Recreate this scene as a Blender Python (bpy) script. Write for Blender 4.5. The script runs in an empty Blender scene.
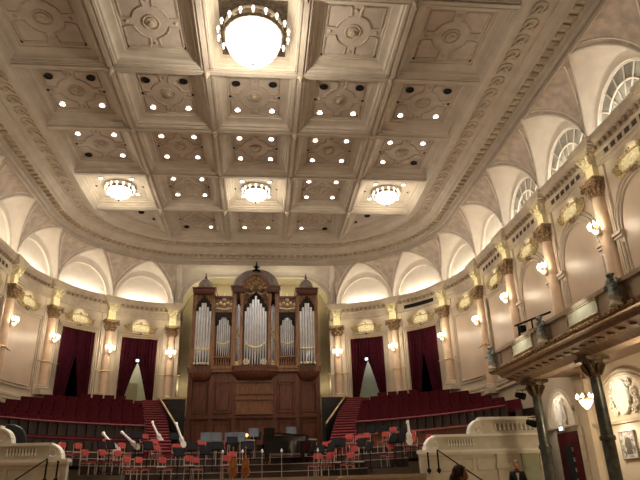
import bpy, bmesh, math, random
from mathutils import Vector, Matrix
random.seed(4)
scene = bpy.context.scene
COL = scene.collection
pi, cos, sin, sqrt = math.pi, math.cos, math.sin, math.sqrt
ORD = ['zeroth', 'first', 'second', 'third', 'fourth', 'fifth', 'sixth', 'seventh', 'eighth', 'ninth', 'tenth', 'eleventh',
       'twelfth', 'thirteenth', 'fourteenth', 'fifteenth', 'sixteenth', 'seventeenth', 'eighteenth', 'nineteenth', 'twentieth',
       'twenty-first', 'twenty-second', 'twenty-third', 'twenty-fourth']

# ------------------------------------------------------------------ materials
def mat(name, col, rough=.6, metal=0, var=.08, scale=3, bump=0, bscale=20, emit=None, estr=0, col2=None, spec=.5, pattern=None):
    m = bpy.data.materials.new(name); m.use_nodes = True
    nt = m.node_tree; b = nt.nodes['Principled BSDF']
    b.inputs['Roughness'].default_value = rough; b.inputs['Metallic'].default_value = metal
    b.inputs['Specular IOR Level'].default_value = spec
    tc = nt.nodes.new('ShaderNodeTexCoord')
    if pattern == 'wood':
        mp = nt.nodes.new('ShaderNodeMapping'); mp.inputs['Scale'].default_value = (6, 6, .7)
        nt.links.new(tc.outputs['Object'], mp.inputs['Vector'])
        n = nt.nodes.new('ShaderNodeTexNoise'); nt.links.new(mp.outputs[0], n.inputs['Vector'])
    else:
        n = nt.nodes.new('ShaderNodeTexNoise'); nt.links.new(tc.outputs['Object'], n.inputs['Vector'])
    n.inputs['Scale'].default_value = scale; n.inputs['Detail'].default_value = 4
    r = nt.nodes.new('ShaderNodeValToRGB')
    c2 = col2 or tuple(c * (1 - var * 2) for c in col)
    r.color_ramp.elements[0].color = (*c2, 1); r.color_ramp.elements[1].color = (*[min(1, c * (1 + var)) for c in col], 1)
    r.color_ramp.elements[0].position = .35; r.color_ramp.elements[1].position = .65
    nt.links.new(n.outputs['Fac'], r.inputs[0]); nt.links.new(r.outputs[0], b.inputs['Base Color'])
    if bump:
        n2 = nt.nodes.new('ShaderNodeTexNoise'); n2.inputs['Scale'].default_value = bscale
        nt.links.new(tc.outputs['Object'], n2.inputs['Vector'])
        bp = nt.nodes.new('ShaderNodeBump'); bp.inputs['Strength'].default_value = bump; bp.inputs['Distance'].default_value = .05
        nt.links.new(n2.outputs['Fac'], bp.inputs['Height']); nt.links.new(bp.outputs[0], b.inputs['Normal'])
    if emit:
        b.inputs['Emission Color'].default_value = (*emit, 1); b.inputs['Emission Strength'].default_value = estr
    return m

PL = mat('ceiling_plaster', (.51, .45, .38), .75, var=.05, scale=1.5)
PLC = mat('lit_coffer_plaster', (.58, .51, .41), .75, var=.04, scale=2)  # chandelier coffers: lamp glow put in as a paler plaster
PLD = mat('ceiling_plaster_panel', (.50, .435, .385), .8, var=.06, scale=2)
PLO = mat('ornament_plaster', (.46, .385, .30), .7, var=.08, scale=6, bump=.3, bscale=9)
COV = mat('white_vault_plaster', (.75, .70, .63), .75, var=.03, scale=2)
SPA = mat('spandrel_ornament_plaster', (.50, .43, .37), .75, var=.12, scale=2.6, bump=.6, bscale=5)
WAL = mat('cream_wall_paint', (.67, .575, .455), .55, var=.03, scale=1)
WLP = mat('peach_wall_panel', (.60, .47, .36), .4, var=.04, scale=1)
ENT = mat('entablature_paint', (.61, .52, .42), .6, var=.06, scale=3)
SHA = mat('blush_scagliola_shaft', (.72, .53, .38), .3, var=.06, scale=2.5)
NIC = mat('olive_niche_tone', (.42, .36, .23), .7, var=.05, scale=1)  # darker and greener than the hall walls
GOL = mat('gilding', (.70, .56, .30), .45, .4, var=.25, scale=9, bump=.5, bscale=14)
GLL = mat('pale_gilding', (.84, .76, .52), .5, .15, var=.15, scale=8, bump=.5, bscale=12)
GDK = mat('bronzed_gilding', (.42, .28, .16), .45, .5, var=.35, scale=14, bump=.7, bscale=22)
WHT = mat('white_balustrade_paint', (.80, .77, .68), .5, var=.04, scale=2)
WHD = mat('grey_grille_recess', (.34, .31, .26), .7)
GRC = mat('gallery_parapet_paint', (.45, .36, .28), .55, var=.06, scale=2)
SOF = mat('brown_gallery_soffit', (.27, .185, .13), .6, var=.12, scale=5)
BLK = mat('black_painted_iron', (.006, .006, .008), .7, 0, var=.2, spec=.12)
COLB = mat('black_green_column_paint', (.055, .06, .05), .3, var=.3, scale=4)
PBK = mat('black_piano_lacquer', (.006, .006, .007), .18, var=.1)
CUR = mat('crimson_velvet', (.055, .006, .014), .9, var=.15, scale=4, spec=.1)
DRK = mat('shaded_doorway_lining', (.012, .008, .008), .9)
SEA = mat('dark_red_seat_plush', (.085, .007, .014), .85, var=.2, scale=4, spec=.15)
SEW = mat('dark_seat_wood', (.026, .012, .009), .5, var=.2)
PAN = mat('dark_choir_front_panel', (.030, .017, .014), .5, var=.2, pattern='wood')
WDB = mat('brown_choir_front_wood', (.16, .06, .03), .45, var=.2, pattern='wood')
ORW = mat('organ_mahogany', (.135, .043, .022), .4, var=.25, scale=2, pattern='wood')
ORL = mat('organ_upper_oak', (.25, .115, .05), .45, var=.25, scale=2, pattern='wood')
ORD_ = mat('organ_ornament_wood', (.33, .18, .09), .5, var=.4, scale=14, bump=.8, bscale=18)
LED = mat('lead_grey_dome', (.33, .30, .30), .45, .3, var=.15, scale=4)
TIN = mat('polished_tin_pipe', (.62, .63, .68), .28, .85, var=.06, scale=2)
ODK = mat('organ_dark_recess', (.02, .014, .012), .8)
STG = mat('stage_floor_oak', (.16, .085, .045), .5, var=.2, scale=2)
FAS = mat('stage_fascia_tan', (.30, .24, .17), .6, var=.08)
RED = mat('red_stair_carpet', (.12, .007, .012), .85, var=.15, scale=6)
CHR = mat('red_chair_pad', (.55, .085, .075), .7, var=.1)
MET = mat('pale_chair_metal', (.62, .55, .52), .35, .7, var=.08)
BRS = mat('brass_rail', (.75, .58, .34), .3, .8)
ABR = mat('antique_chandelier_brass', (.22, .17, .10), .4, .6)
PPR = mat('white_paper', (.80, .78, .84), .7, var=.02)
INS = mat('pale_instrument_varnish', (.92, .91, .88), .35, var=.06)
CEL = mat('amber_cello_varnish', (.33, .12, .035), .3, var=.2, scale=4)
ACR = mat('hazy_acrylic_shield', (.17, .20, .235), .15, var=.1)
DRM = mat('dark_drum_shell', (.03, .035, .04), .3, .3)
GLS = mat('grey_window_glass', (.34, .34, .30), .12, var=.25, scale=1)
SKN = mat('skin', (.52, .27, .18), .5, var=.05)
HAI = mat('auburn_hair', (.085, .035, .02), .55, var=.35, scale=30, bump=.5, bscale=60)
HAG = mat('grey_fair_hair', (.35, .28, .2), .6, var=.2, scale=30)
CLO = mat('black_cloth', (.012, .012, .014), .85)
SHT = mat('white_shirt', (.6, .6, .62), .8)
DGR = mat('dull_green_door', (.33, .36, .24), .6, var=.05)
DRD = mat('dark_red_door', (.085, .01, .014), .4, var=.15, scale=3)
PIC = mat('grey_engraving', (.42, .38, .34), .5, var=.45, scale=9)
STT = mat('painted_bronze_figure', (.30, .36, .38), .35, .2, var=.5, scale=9, col2=(.10, .12, .09))
RPT = mat('pale_green_plaque', (.76, .77, .62), .5, var=.05)
FLO = mat('hall_floor_wood', (.28, .17, .09), .4, var=.15, scale=2)
CRW = mat('corridor_white_paint', (.62, .60, .48), .6, var=.03)
CRG = mat('corridor_grey_step', (.42, .46, .42), .6, var=.05)
CDP = mat('coffer_dark_panel', (.13, .09, .055), .8, var=.25, scale=7, bump=.5, bscale=8)
DEN = mat('dentil_plaster', (.38, .30, .21), .7, var=.1)
VNT = mat('brown_vent_recess', (.07, .05, .035), .8)
HOL = mat('black_hole_lining', (.006, .005, .005), .9)
def emi(name, c, s):
    return mat(name, c, .5, var=0, emit=c, estr=s)
BUL = emi('lit_candle_bulb', (1, .88, .68), 9)
BUC = emi('lit_chandelier_bulb', (1, .93, .82), 1.7)
CRY = emi('glowing_crystal', (1, .92, .80), 1.2)
DWL = emi('lit_downlight_lens', (1, .95, .86), 14)
STR = emi('warm_light_strip', (1, .90, .74), 50)
SGN = emi('lit_sign_face', (.75, .9, 1), 2.2)
SGG = emi('green_sign_face', (.05, .35, .16), .5)
AMB = emi('amber_lamp_glow', (1, .35, .1), 4)

# ------------------------------------------------------------------ mesh builder
class M:
    def __init__(self): self.v = []; self.f = []; self.m = []
    def add(self, vs, fs, m=0):
        o = len(self.v); self.v += [tuple(p) for p in vs]
        for f in fs: self.f.append([o + i for i in f]); self.m.append(m)
        return self
    def box(self, c, s, m=0, rz=0, rx=0, ry=0):
        R = Matrix.Rotation(rz, 3, 'Z') @ Matrix.Rotation(ry, 3, 'Y') @ Matrix.Rotation(rx, 3, 'X')
        c = Vector(c); vs = []
        for x in (-.5, .5):
            for y in (-.5, .5):
                for z in (-.5, .5): vs.append(c + R @ Vector((x * s[0], y * s[1], z * s[2])))
        return self.add(vs, [(0, 1, 3, 2), (4, 6, 7, 5), (0, 4, 5, 1), (2, 3, 7, 6), (0, 2, 6, 4), (1, 5, 7, 3)], m)
    def bb(self, x0, x1, y0, y1, z0, z1, m=0):
        return self.box(((x0 + x1) / 2, (y0 + y1) / 2, (z0 + z1) / 2), (x1 - x0, y1 - y0, z1 - z0), m)
    def lathe(self, prof, c=(0, 0, 0), n=16, m=0, a0=0, a1=2 * pi, sx=1, sy=1):
        full = abs(a1 - a0 - 2 * pi) < 1e-6; k = n if full else n + 1; vs = []; fs = []
        for r, z in prof:
            for i in range(k):
                a = a0 + (a1 - a0) * i / n; vs.append((c[0] + r * cos(a) * sx, c[1] + r * sin(a) * sy, c[2] + z))
        for j in range(len(prof) - 1):
            for i in range(n):
                i2 = (i + 1) % k; fs.append((j * k + i, j * k + i2, (j + 1) * k + i2, (j + 1) * k + i))
        return self.add(vs, fs, m)
    def ball(self, c, r, m=0, n=10, k=6, s=(1, 1, 1)):
        pr = [(max(1e-4, r * sin(pi * j / k)), -r * cos(pi * j / k) * s[2]) for j in range(k + 1)]
        return self.lathe(pr, c, n, m, sx=s[0], sy=s[1])
    def tube(self, pts, r, n=8, m=0, close=False, flat=1.0):
        pts = [Vector(p) for p in pts]; N = len(pts); vs = []; fs = []
        for i, p in enumerate(pts):
            a = pts[(i - 1) % N] if (close or i > 0) else p; b = pts[(i + 1) % N] if (close or i < N - 1) else p
            t = (b - a).normalized(); up = Vector((0, 0, 1)) if abs(t.z) < .95 else Vector((0, 1, 0))
            u = t.cross(up).normalized(); w = u.cross(t).normalized()
            rr = r[i] if isinstance(r, (list, tuple)) else r
            for k in range(n):
                an = 2 * pi * (k + .5) / n; vs.append(p + u * rr * cos(an) + w * rr * sin(an) * flat)
        for i in range(N if close else N - 1):
            i2 = (i + 1) % N
            for k in range(n): fs.append((i * n + k, i * n + (k + 1) % n, i2 * n + (k + 1) % n, i2 * n + k))
        if not close: fs += [tuple(range(n))[::-1], tuple((N - 1) * n + k for k in range(n))]
        return self.add(vs, fs, m)
    def grid(self, P, m=0):
        R, C = len(P), len(P[0])
        return self.add([p for row in P for p in row],
                        [(i * C + j, i * C + j + 1, (i + 1) * C + j + 1, (i + 1) * C + j) for i in range(R - 1) for j in range(C - 1)], m)
    def prism(self, poly, z0, z1, m=0):
        n = len(poly)
        vs = [(*p, z0) for p in poly] + [(*p, z1) for p in poly]
        return self.add(vs, [tuple(range(n))[::-1], tuple(range(n, 2 * n))] + [(i, (i + 1) % n, n + (i + 1) % n, n + i) for i in range(n)], m)
    def prismy(self, poly, y0, y1, m=0):      # polygon in x,z extruded along y
        n = len(poly)
        vs = [(p[0], y0, p[1]) for p in poly] + [(p[0], y1, p[1]) for p in poly]
        return self.add(vs, [tuple(range(n))[::-1], tuple(range(n, 2 * n))] + [(i, (i + 1) % n, n + (i + 1) % n, n + i) for i in range(n)], m)
    def mesh(self, name, mats, smooth=True):
        me = bpy.data.meshes.new(name); me.from_pydata(self.v, [], self.f)
        for x in (mats if isinstance(mats, (list, tuple)) else [mats]): me.materials.append(x)
        me.polygons.foreach_set('material_index', self.m)
        bm = bmesh.new(); bm.from_mesh(me); bmesh.ops.recalc_face_normals(bm, faces=bm.faces); bm.to_mesh(me); bm.free()
        if smooth:
            me.polygons.foreach_set('use_smooth', [True] * len(me.polygons)); me.set_sharp_from_angle(angle=math.radians(38))
        me.update(); return me
    def build(self, name, mats, parent=None, smooth=True, loc=None, rz=0):
        return link(name, self.mesh(name, mats, smooth), parent, loc, rz)
def link(name, me, parent=None, loc=None, rz=0):
    o = bpy.data.objects.new(name, me); COL.objects.link(o)
    if loc is not None: o.location = loc
    if rz: o.rotation_euler.z = rz
    if parent: o.parent = parent
    return o
def tag(o, label, cat, group=None, kind=None):
    o['label'] = label; o['category'] = cat
    if group: o['group'] = group
    if kind: o['kind'] = kind
    return o
def thing(name, label, cat, loc=(0, 0, 0), rz=0, group=None, kind=None):
    return tag(link(name, None, None, loc, rz), label, cat, group, kind)
def copy_tree(o, loc=None, rz=None, label=None, parent=None):
    c = o.copy(); COL.objects.link(c)
    if parent: c.parent = parent
    if loc is not None: c.location = loc
    if rz is not None: c.rotation_euler.z = rz
    if label: c['label'] = label
    for ch in list(o.children): copy_tree(ch, parent=c)
    return c
class Kind:                                        # first call moves the prototype, later ones copy it
    def __init__(self, proto): self.p = proto; self.used = False
    def put(self, loc, rz, label):
        if not self.used:
            self.used = True; o = self.p; o.location = loc; o.rotation_euler.z = rz; o['label'] = label; return o
        return copy_tree(self.p, loc, rz, label)
def point(name, loc, e, r=.1, c=(1, .86, .68), parent=None):
    l = bpy.data.lights.new(name, 'POINT'); l.energy = e; l.color = c; l.shadow_soft_size = r
    o = link(name, l, parent); o.location = loc; return o
def spot(name, loc, e, ang=80, r=.1, c=(1, .90, .76), to=None, parent=None, blend=.6):
    l = bpy.data.lights.new(name, 'SPOT'); l.energy = e; l.color = c; l.shadow_soft_size = r
    l.spot_size = math.radians(ang); l.spot_blend = blend
    o = link(name, l, parent); o.location = loc
    if to is not None: o.rotation_euler = (Vector(to) - Vector(loc)).to_track_quat('-Z', 'Y').to_euler()
    return o

# ------------------------------------------------------------------ hall plan
HW, Y0, RR = 13.5, 32.3, 9.4
AX = HW - RR; L = RR * pi / 2
SB = -37.0                                         # rear end of the side walls
def wp(side, s, d=0.0):
    if s <= 0: x, y = HW - d, Y0 + s
    elif s < L:
        a = s / RR; x, y = AX + (RR - d) * cos(a), Y0 + (RR - d) * sin(a)
    else: x, y = AX - (s - L), Y0 + RR - d
    return side * x, y
def P3(side, s, d, z): x, y = wp(side, s, d); return (x, y, z)
def rot(side, s):                                  # rotation that turns local -Y to face into the hall
    a = min(max(s, 0) / RR, pi / 2); nx, ny = -cos(a) * side, -sin(a)
    return math.atan2(nx, -ny)
def ss(a, b, step=.45):
    out = [a]; x = a
    if a < 0: out.append(min(0, b)); x = out[-1]
    if b > 0:
        n = max(1, int(math.ceil((b - x) / step))); out += [x + (b - x) * (i + 1) / n for i in range(n)]
    return out
PIL = [12.94, 8.63, 4.31, 0.0] + [-4.41 * k for k in range(1, 9)]
NE = 13.46                                         # s of the organ niche edge (|x| = 5.4)
ZS, H, D = 13.6, 2.8, 1.45                       # lunette springing, cove height and depth
def cove_d(z):
    t = min(1, max(0, (z - ZS) / H)); return D * (1 - sqrt(max(0, 1 - t * t)))
SIDE = {1: 'right', -1: 'left'}

def sweep(m, prof, path, mi=0):                    # prof: (d, z); path: (side, s)
    m.grid([[P3(sd, s, d, z) for d, z in prof] for sd, s in path], mi)
full_path = [(1, s) for s in ss(SB, L)] + [(1, L + 4.1)] + [(-1, s) for s in reversed(ss(SB, L))]

# ------------------------------------------------------------------ walls
DOORS = [10.785, 6.47]
walls = {}
for sd in (1, -1):
    m = M()
    sb = sorted(set([SB, -30, -20, -10] + ss(0, NE, .4) + [c + e for c in DOORS for e in (-1.12, 1.12)]))
    zb = [0, 6.55, 10.95, 13.45]
    for i in range(len(sb) - 1):
        a, b = sb[i], sb[i + 1]; mid = (a + b) / 2
        for j in range(3):
            if j == 1 and any(abs(mid - c) < 1.12 for c in DOORS): continue
            m.add([P3(sd, a, 0, zb[j]), P3(sd, b, 0, zb[j]), P3(sd, b, 0, zb[j + 1]), P3(sd, a, 0, zb[j + 1])], [(0, 1, 2, 3)])
    w = m.build('wall_' + SIDE[sd], [WAL]); walls[sd] = w
    tag(w, f'cream {SIDE[sd]} hall wall curving round to the organ niche', 'wall', kind='structure')
    # panel mouldings on the plain bays
    for (a, b) in ((0, 4.31), (-4.41, 0)):
        m = M(); z0, z1 = 7.0, 11.0; e = .78
        s0, s1 = a + e, b - e
        m.grid([[P3(sd, s, .025, z) for z in (z0, z1)] for s in ss(s0, s1, .3)] if s1 > 0 else
               [[P3(sd, s, .025, z) for z in (z0, z1)] for s in (s0, s1)], 1)
        top = [(s, z1) for s in (ss(s0, s1, .3) if s1 > 0 else [s0, s1])]
        for off in (0, .16):
            lp = [P3(sd, s - (off if s == s0 else -off if s == s1 else 0), .05, z1 + off) for s, _ in top]
            lp += [P3(sd, s - (off if s == s0 else -off if s == s1 else 0), .05, z0 - off) for s, _ in reversed(top)]
            m.tube(lp, .045, 6, 0, close=True)
        for k, zz in enumerate((6.35, 6.15, 5.9)):  # stepped skirting under the panel
            for q0, q1 in zip(ss(a, b, .4)[:-1], ss(a, b, .4)[1:]):
                m.grid([[P3(sd, q, d, z) for d, z in ((0, zz + .1), (.08 + .05 * k, zz + .06), (.08 + .05 * k, zz - .06), (0, zz - .1))] for q in (q0, q1)], 0)
        m.build('panel_moulding', [ENT, WLP], w)
# blind arches beside the side galleries
for sd in (1, -1):
    for k in range(2, 9):
        sc = -4.41 * (k - .5); m = M(); hw, zs = 1.42, 9.55
        arc = [(sc + hw * cos(t), zs + hw * 1.12 * sin(t)) for t in [pi * i / 16 for i in range(17)]]
        path = [(sc + hw, 6.0)] + arc + [(sc - hw, 6.0)]
        m.add([P3(sd, s, .02, z) for s, z in path], [tuple(range(len(path)))], 1)
        for off, r in ((0, .05), (.17, .06), (.33, .05)):
            pts = [P3(sd, sc + (s - sc) * (1 + off / hw), .04, zs + (z - zs) * (1 + off / hw) if z > zs - .01 else z) for s, z in path]
            m.tube(pts, r, 6, 0)
        for q in (-1, 1):                          # impost moulding
            for zz, dd, hh in ((9.5, .2, .12), (9.38, .14, .12), (9.2, .08, .2)):
                x, y = wp(sd, sc + q * (hw + .32), dd / 2); m.box((x, y, zz), (dd, .72, hh), 0)
        m.build('blind_arch', [ENT, WLP], walls[sd])

# back wall: organ niche and the rounded arch over it
m = M()
def zo(x):
    ax = abs(x)
    if ax > 5.4: return 13.56
    if ax < 3.0: return 15.8
    return 13.6 + 2.2 * sqrt(max(0, 1 - ((ax - 3.0) / 2.4) ** 2))
xs = [-5.9, -5.401] + [-5.4 + .1 * i for i in range(25)] + [-2.9 + .58 * i for i in range(1, 10)] + [3.0 + .1 * i for i in range(25)] + [5.401, 5.9]
YB = Y0 + RR
rows = []
for x in xs:
    z0 = zo(x); rows.append([(x, YB - 1.42 * t ** 3, z0 + (16.3 - z0) * t) for t in (0, .15, .35, .6, .8, .93, 1)])
m.grid(rows, 0)
op = [(-5.4, 2.0)] + [(x, zo(x)) for x in xs if abs(x) <= 5.4] + [(5.4, 2.0)]
m.grid([[(x, YB, z), (x, 43.4, z)] for x, z in op], 1)              # reveal and vault of the niche
m.add([(-5.4, 43.4, 2), (5.4, 43.4, 2), (5.4, 43.4, 16), (-5.4, 43.4, 16)], [(0, 1, 2, 3)], 1)
wb = m.build('wall_back', [COV, NIC]); tag(wb, 'back wall with the tall arched niche that holds the pipe organ', 'wall', kind='structure')
m = M()
arch = [(x, YB - .03, z) for x, z in [(-5.4, 13.6)] + [(x, zo(x)) for x in xs if abs(x) <= 5.4] + [(5.4, 13.6)]]
m.tube(arch, .07, 6); m.tube([(x * 1.035, y - .12, z + .3) for x, y, z in arch], .06, 6)
m.build('arch_moulding', [COV], wb)
m = M(); m.bb(-HW, HW, -4.75, -4.65, 0, 17.3)
tag(m.build('wall_front', [WAL]), 'plain rear hall wall behind the audience', 'wall', kind='structure')
m = M(); m.bb(-HW, HW, -4.7, 43.5, -.1, 0)
tag(m.build('floor', [FLO]), 'wooden hall floor below the stage', 'floor', kind='structure')

# ------------------------------------------------------------------ entablature (cornice band on top of the walls)
EP = [(0, 12.42), (.08, 12.46), (.08, 12.56), (.12, 12.58), (.12, 12.88), (.18, 12.93), (.18, 13.0), (.14, 13.02), (.14, 13.2), (.27, 13.25), (.33, 13.32),
      (.4, 13.36), (.43, 13.46), (.43, 13.57), (.36, 13.59), (.33, 13.42), (-.9, 13.42)]
for i, sd in enumerate((1, -1)):
    m = M(); path = [(sd, s) for s in ss(SB, NE, .4)]
    sweep(m, EP, path, 0)
    m.add([P3(sd, NE, d, z) for d, z in EP] + [P3(sd, NE, 0, 13.42)], [tuple(range(len(EP) + 1))], 0)
    s = -26.0
    while s < NE - .2:                              # modillions
        x, y = wp(sd, s, .2); m.box((x, y, 13.12), (.15, .16, .15), 1, rz=rot(sd, s)); s += .34
    o = m.build(f'trim_{i + 1}', [ENT, DEN]); tag(o, f'projecting entablature with modillions along the {SIDE[sd]} wall', 'cornice', kind='structure')
    for k in range(len(PIL) - 1):                   # dark vent openings in the frieze
        a, b = PIL[k], PIL[k + 1]
        m = M()
        if k == 1 and sd == 1:
            m.grid([[P3(sd, s, .14, z) for z in (12.6, 12.86)] for s in ss(b + .9, a - .9, .3)], 0)
            m.build('vent_slot', [HOL], o)
        elif k >= 3 and k < 8:
            for q in range(6):
                s = b + .85 + (a - b - 1.7) * (q + .5) / 6; x, y = wp(sd, s, .11); m.box((x, y, 12.74), (.05, .27, .2), 0, rz=rot(sd, s) + pi / 2)
            m.build('vent_slot', [VNT], o)
    for k in range(8):                              # cove light strips lying on the cornice
        a, b = PIL[k], PIL[k + 1]; m = M()
        q = [a - .5 - (a - b - 1.0) * i / 8 for i in range(9)]
        m.grid([[P3(sd, s, .2, 13.43), P3(sd, s, .25, 13.54)] for s in q])
        m.build('light_strip', [STR], o)

# ------------------------------------------------------------------ lunettes and vault of the cove
nwin = 0
for sd in (1, -1):
    for k in range(8):
        a, b = PIL[k], PIL[k + 1]; sc = (a + b) / 2; w = (a - b) / 2
        m = M(); N = 24; th = [pi * i / N for i in range(N + 1)]; RB = -.25
        def Q(u, d, z): return P3(sd, sc + u, d, z)
        win = k >= 4
        AO, AI, HO, HI = w - .02, w - .36, 2.55, 2.05
        RI = AI
        ell = lambda a_, h_: [(a_ * cos(t), ZS - .05 + h_ * sin(t)) for t in th]
        rim_o, rim_m, rim_i = ell(AO, HO), ell(AI + .06, HI + .08), ell(AI, HI)
        m.grid([[Q(p[0], d, p[1]) for p in r] for r, d in ((rim_o, RB + .05), (ell(AO - .05, HO - .06), RB), (rim_m, RB), (rim_m, RB + .04), (rim_i, RB + .04), (rim_i, RB - .12))], 0)
        if not win:
            m.add([Q(p[0], RB - .12, p[1]) for p in rim_i], [tuple(range(N + 1))], 0)
        CV = lambda uu: D * (1 - uu) ** 1.15
        ZC_ = lambda d_: ZS - .05 + (H - .1) * sqrt(max(0, 1 - (1 - min(1, d_ / D)) ** 2))
        DZ_ = lambda z: D * (1 - sqrt(max(0, 1 - min(1, max(0, (z - ZS + .05) / (H - .1))) ** 2)))
        gro = []
        for t in th:
            z = ZS - .05 + (H - .12) * (sin(t) ** .9); gro.append((w * cos(t), CV(abs(cos(t))), ZC_(CV(abs(cos(t))))))
        vrows = []
        for f in (0, .2, .4, .6, .8, 1):
            vrows.append([Q(p[0] * (1 - f) + g[0] * f, (RB + .05) * (1 - f) + g[1] * f, p[1] * (1 - f) + g[2] * f + .10 * sin(pi * f) * sin(t)) for p, g, t in zip(rim_o, gro, th)])
        m.grid(vrows, 0)
        srows = []
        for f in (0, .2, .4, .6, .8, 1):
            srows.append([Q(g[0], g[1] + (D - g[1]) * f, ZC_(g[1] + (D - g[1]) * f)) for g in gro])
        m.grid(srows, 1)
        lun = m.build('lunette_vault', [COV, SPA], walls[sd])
        m = M(); m.tube([Q(g[0], g[1] + .02, g[2]) for g in gro], .06, 6)
        inner = [(g[0], g[2]) for g in gro]
        m.build('groin_rib', [COV], lun)
        m = M()                                       # raised border inside the ornamented spandrel
        for sl in (gro[2:12], gro[13:23]):
            m.tube([Q(g[0] + (w - abs(g[0])) * .2 * (1 if g[0] > 0 else -1), g[1] + .1, ZC_(g[1] + .1) - .02) for g in sl], .03, 5)
        m.build('spandrel_border', [COV], lun)
        if win:
            nwin += 1
            wo = thing(f'window_{nwin}', f'half-round fan window, {ORD[k - 3]} window along the {SIDE[sd]} wall from the organ end', 'window', kind='structure')
            m = M(); m.add([Q(p[0], RB - .1, p[1]) for p in rim_i], [tuple(range(N + 1))]); m.build('pane', [GLS], wo)
            m = M()
            for t in [pi * (i + .5) / 8 for i in range(8)]:
                m.tube([Q(.6 * cos(t), RB - .07, ZS + .62 * sin(t)), Q(AI * cos(t), RB - .07, ZS + HI * sin(t))], .035, 5)
            for r in (.34, .66, .98): m.tube([Q(r * AI * cos(t), RB - .07, ZS - .03 + r * HI * sin(t)) for t in th], .04, 5)
            m.build('window_frame', [COV], wo)

# ------------------------------------------------------------------ ceiling
ce = M()
RP = [(3.92, 17.35), (3.80, 17.22), (3.72, 17.12), (3.60, 17.12), (3.55, 17.2), (2.50, 17.2), (2.45, 17.1), (2.40, 17.1), (2.28, 16.95), (2.14, 16.92), (2.10, 16.82),
      (1.80, 16.80), (1.76, 16.68), (1.56, 16.64), (1.52, 16.5), (1.42, 16.46), (1.38, 16.36), (1.38, 16.27), (1.50, 16.2)]
sweep(ce, RP, full_path, 0)
def path_at(d):
    i = 0
for sd in (1, -1):
    s = -26.0
    while s < L + 4.05:
        x, y = wp(sd, s, 1.95); ce.box((x, y, 16.76), (.2, .3, .12), 3, rz=rot(sd, s)); s += .46
    s = -26.0; i = 0
    while s < L + 4.0:                              # guilloche of the frieze
        x, y = wp(sd, s, 3.02); rz = rot(sd, s)
        ring = [(x + .27 * cos(t) * 1.0, y + .27 * sin(t), 17.17) for t in [2 * pi * q / 10 for q in range(10)]]
        ce.tube(ring, .045, 4, 2, close=True, flat=.6); ce.ball((x, y, 17.19), .09, 2, 6, 4, (1, 1, .6))
        x2, y2 = wp(sd, s + .42, 3.28); x3, y3 = wp(sd, s + .42, 2.76)
        ce.tube([(x, y, 17.18), (x2, y2, 17.17)], [.09, .03], 4, 2); ce.tube([(x, y, 17.18), (x3, y3, 17.17)], [.09, .03], 4, 2); s += .84
ce.bb(-HW, HW, -4.7, Y0 + RR, 18.35, 18.5, 0)
CW, CD, G0 = 3.88, 4.41, 20.0
XL = [-9.7 + CW * i for i in range(6)]
NR = -3
for x in XL[1:-1]:
    ce.bb(x - .25, x + .25, -4.7, 37.95, 17.25, 17.5); ce.bb(x - .09, x + .09, -4.7, 37.9, 17.17, 17.25); ce.bb(x - .2, x - .16, -4.7, 37.9, 17.21, 17.25); ce.bb(x + .16, x + .2, -4.7, 37.9, 17.21, 17.25)
YL = [G0 + CD * j for j in range(NR, 5)]
for y in YL[:-1]:
    ce.bb(-9.75, 9.75, y - .25, y + .25, 17.25, 17.5); ce.bb(-9.7, 9.7, y - .09, y + .09, 17.17, 17.25); ce.bb(-9.7, 9.7, y - .2, y - .16, 17.21, 17.25); ce.bb(-9.7, 9.7, y + .16, y + .2, 17.21, 17.25)
    for x in XL[1:-1]: ce.ball((x, y, 17.14), .13, 2, 8, 6, (1, 1, 1.3)); ce.tube([(x, y, 17.1), (x, y, 16.86)], [.07, .02], 6, 2)
ce.bb(-9.75, 9.75, -4.7, YL[0], 17.3, 17.4)
ceil = ce.build('ceiling', [PL, PLD, PLO, DEN]); tag(ceil, 'coffered plaster ceiling with a rounded cornice ring', 'ceiling', kind='structure')

def inset(poly, d):
    n = len(poly); out = []
    for i in range(n):
        p0, p1, p2 = Vector(poly[i - 1]), Vector(poly[i]), Vector(poly[(i + 1) % n])
        e1, e2 = (p1 - p0).normalized(), (p2 - p1).normalized()
        n1, n2 = Vector((-e1.y, e1.x)), Vector((-e2.y, e2.x)); b = n1 + n2
        out.append(tuple(p1 + b * (d / max(.2, (1 + n1.dot(n2))))))
    return out
CP = [(0, 17.25), (.03, 17.33), (.10, 17.35), (.12, 17.42), (.18, 17.5), (.32, 17.57), (.42, 17.60), (.44, 17.66), (.52, 17.66), (.54, 17.70)]
CPC = [(0, 17.25), (.03, 17.32), (.1, 17.34), (.12, 17.42), (.26, 17.47), (.28, 17.53), (.40, 17.56), (.42, 17.62)]
def corner_loop(sx, d, y0):
    xi = XL[4] + .25 + d; r = RR - 3.85 - d; a0 = math.asin((y0 + d - Y0) / r); a1 = math.acos((xi - AX) / r); n = 24
    pts = [(xi, y0 + d)] + [(AX + r * cos(a0 + (a1 - a0) * i / n), Y0 + r * sin(a0 + (a1 - a0) * i / n)) for i in range(n + 1)]
    return [(sx * x, y) for x, y in pts][::sx]
def coffer_mesh(poly, chand=False, big=False, loops=None):
    m = M(); prof = CPC if chand else CP
    loops = loops or [inset(poly, d) for d, z in prof]; n = len(loops[0])
    m.grid([[(*p, z) for p in lp + lp[:1]] for lp, (d, z) in zip(loops, prof)], 0)
    m.add([(*p, prof[-1][1]) for p in loops[-1]], [tuple(range(n))], 3 if big else (0 if chand else 1))
    return m
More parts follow.
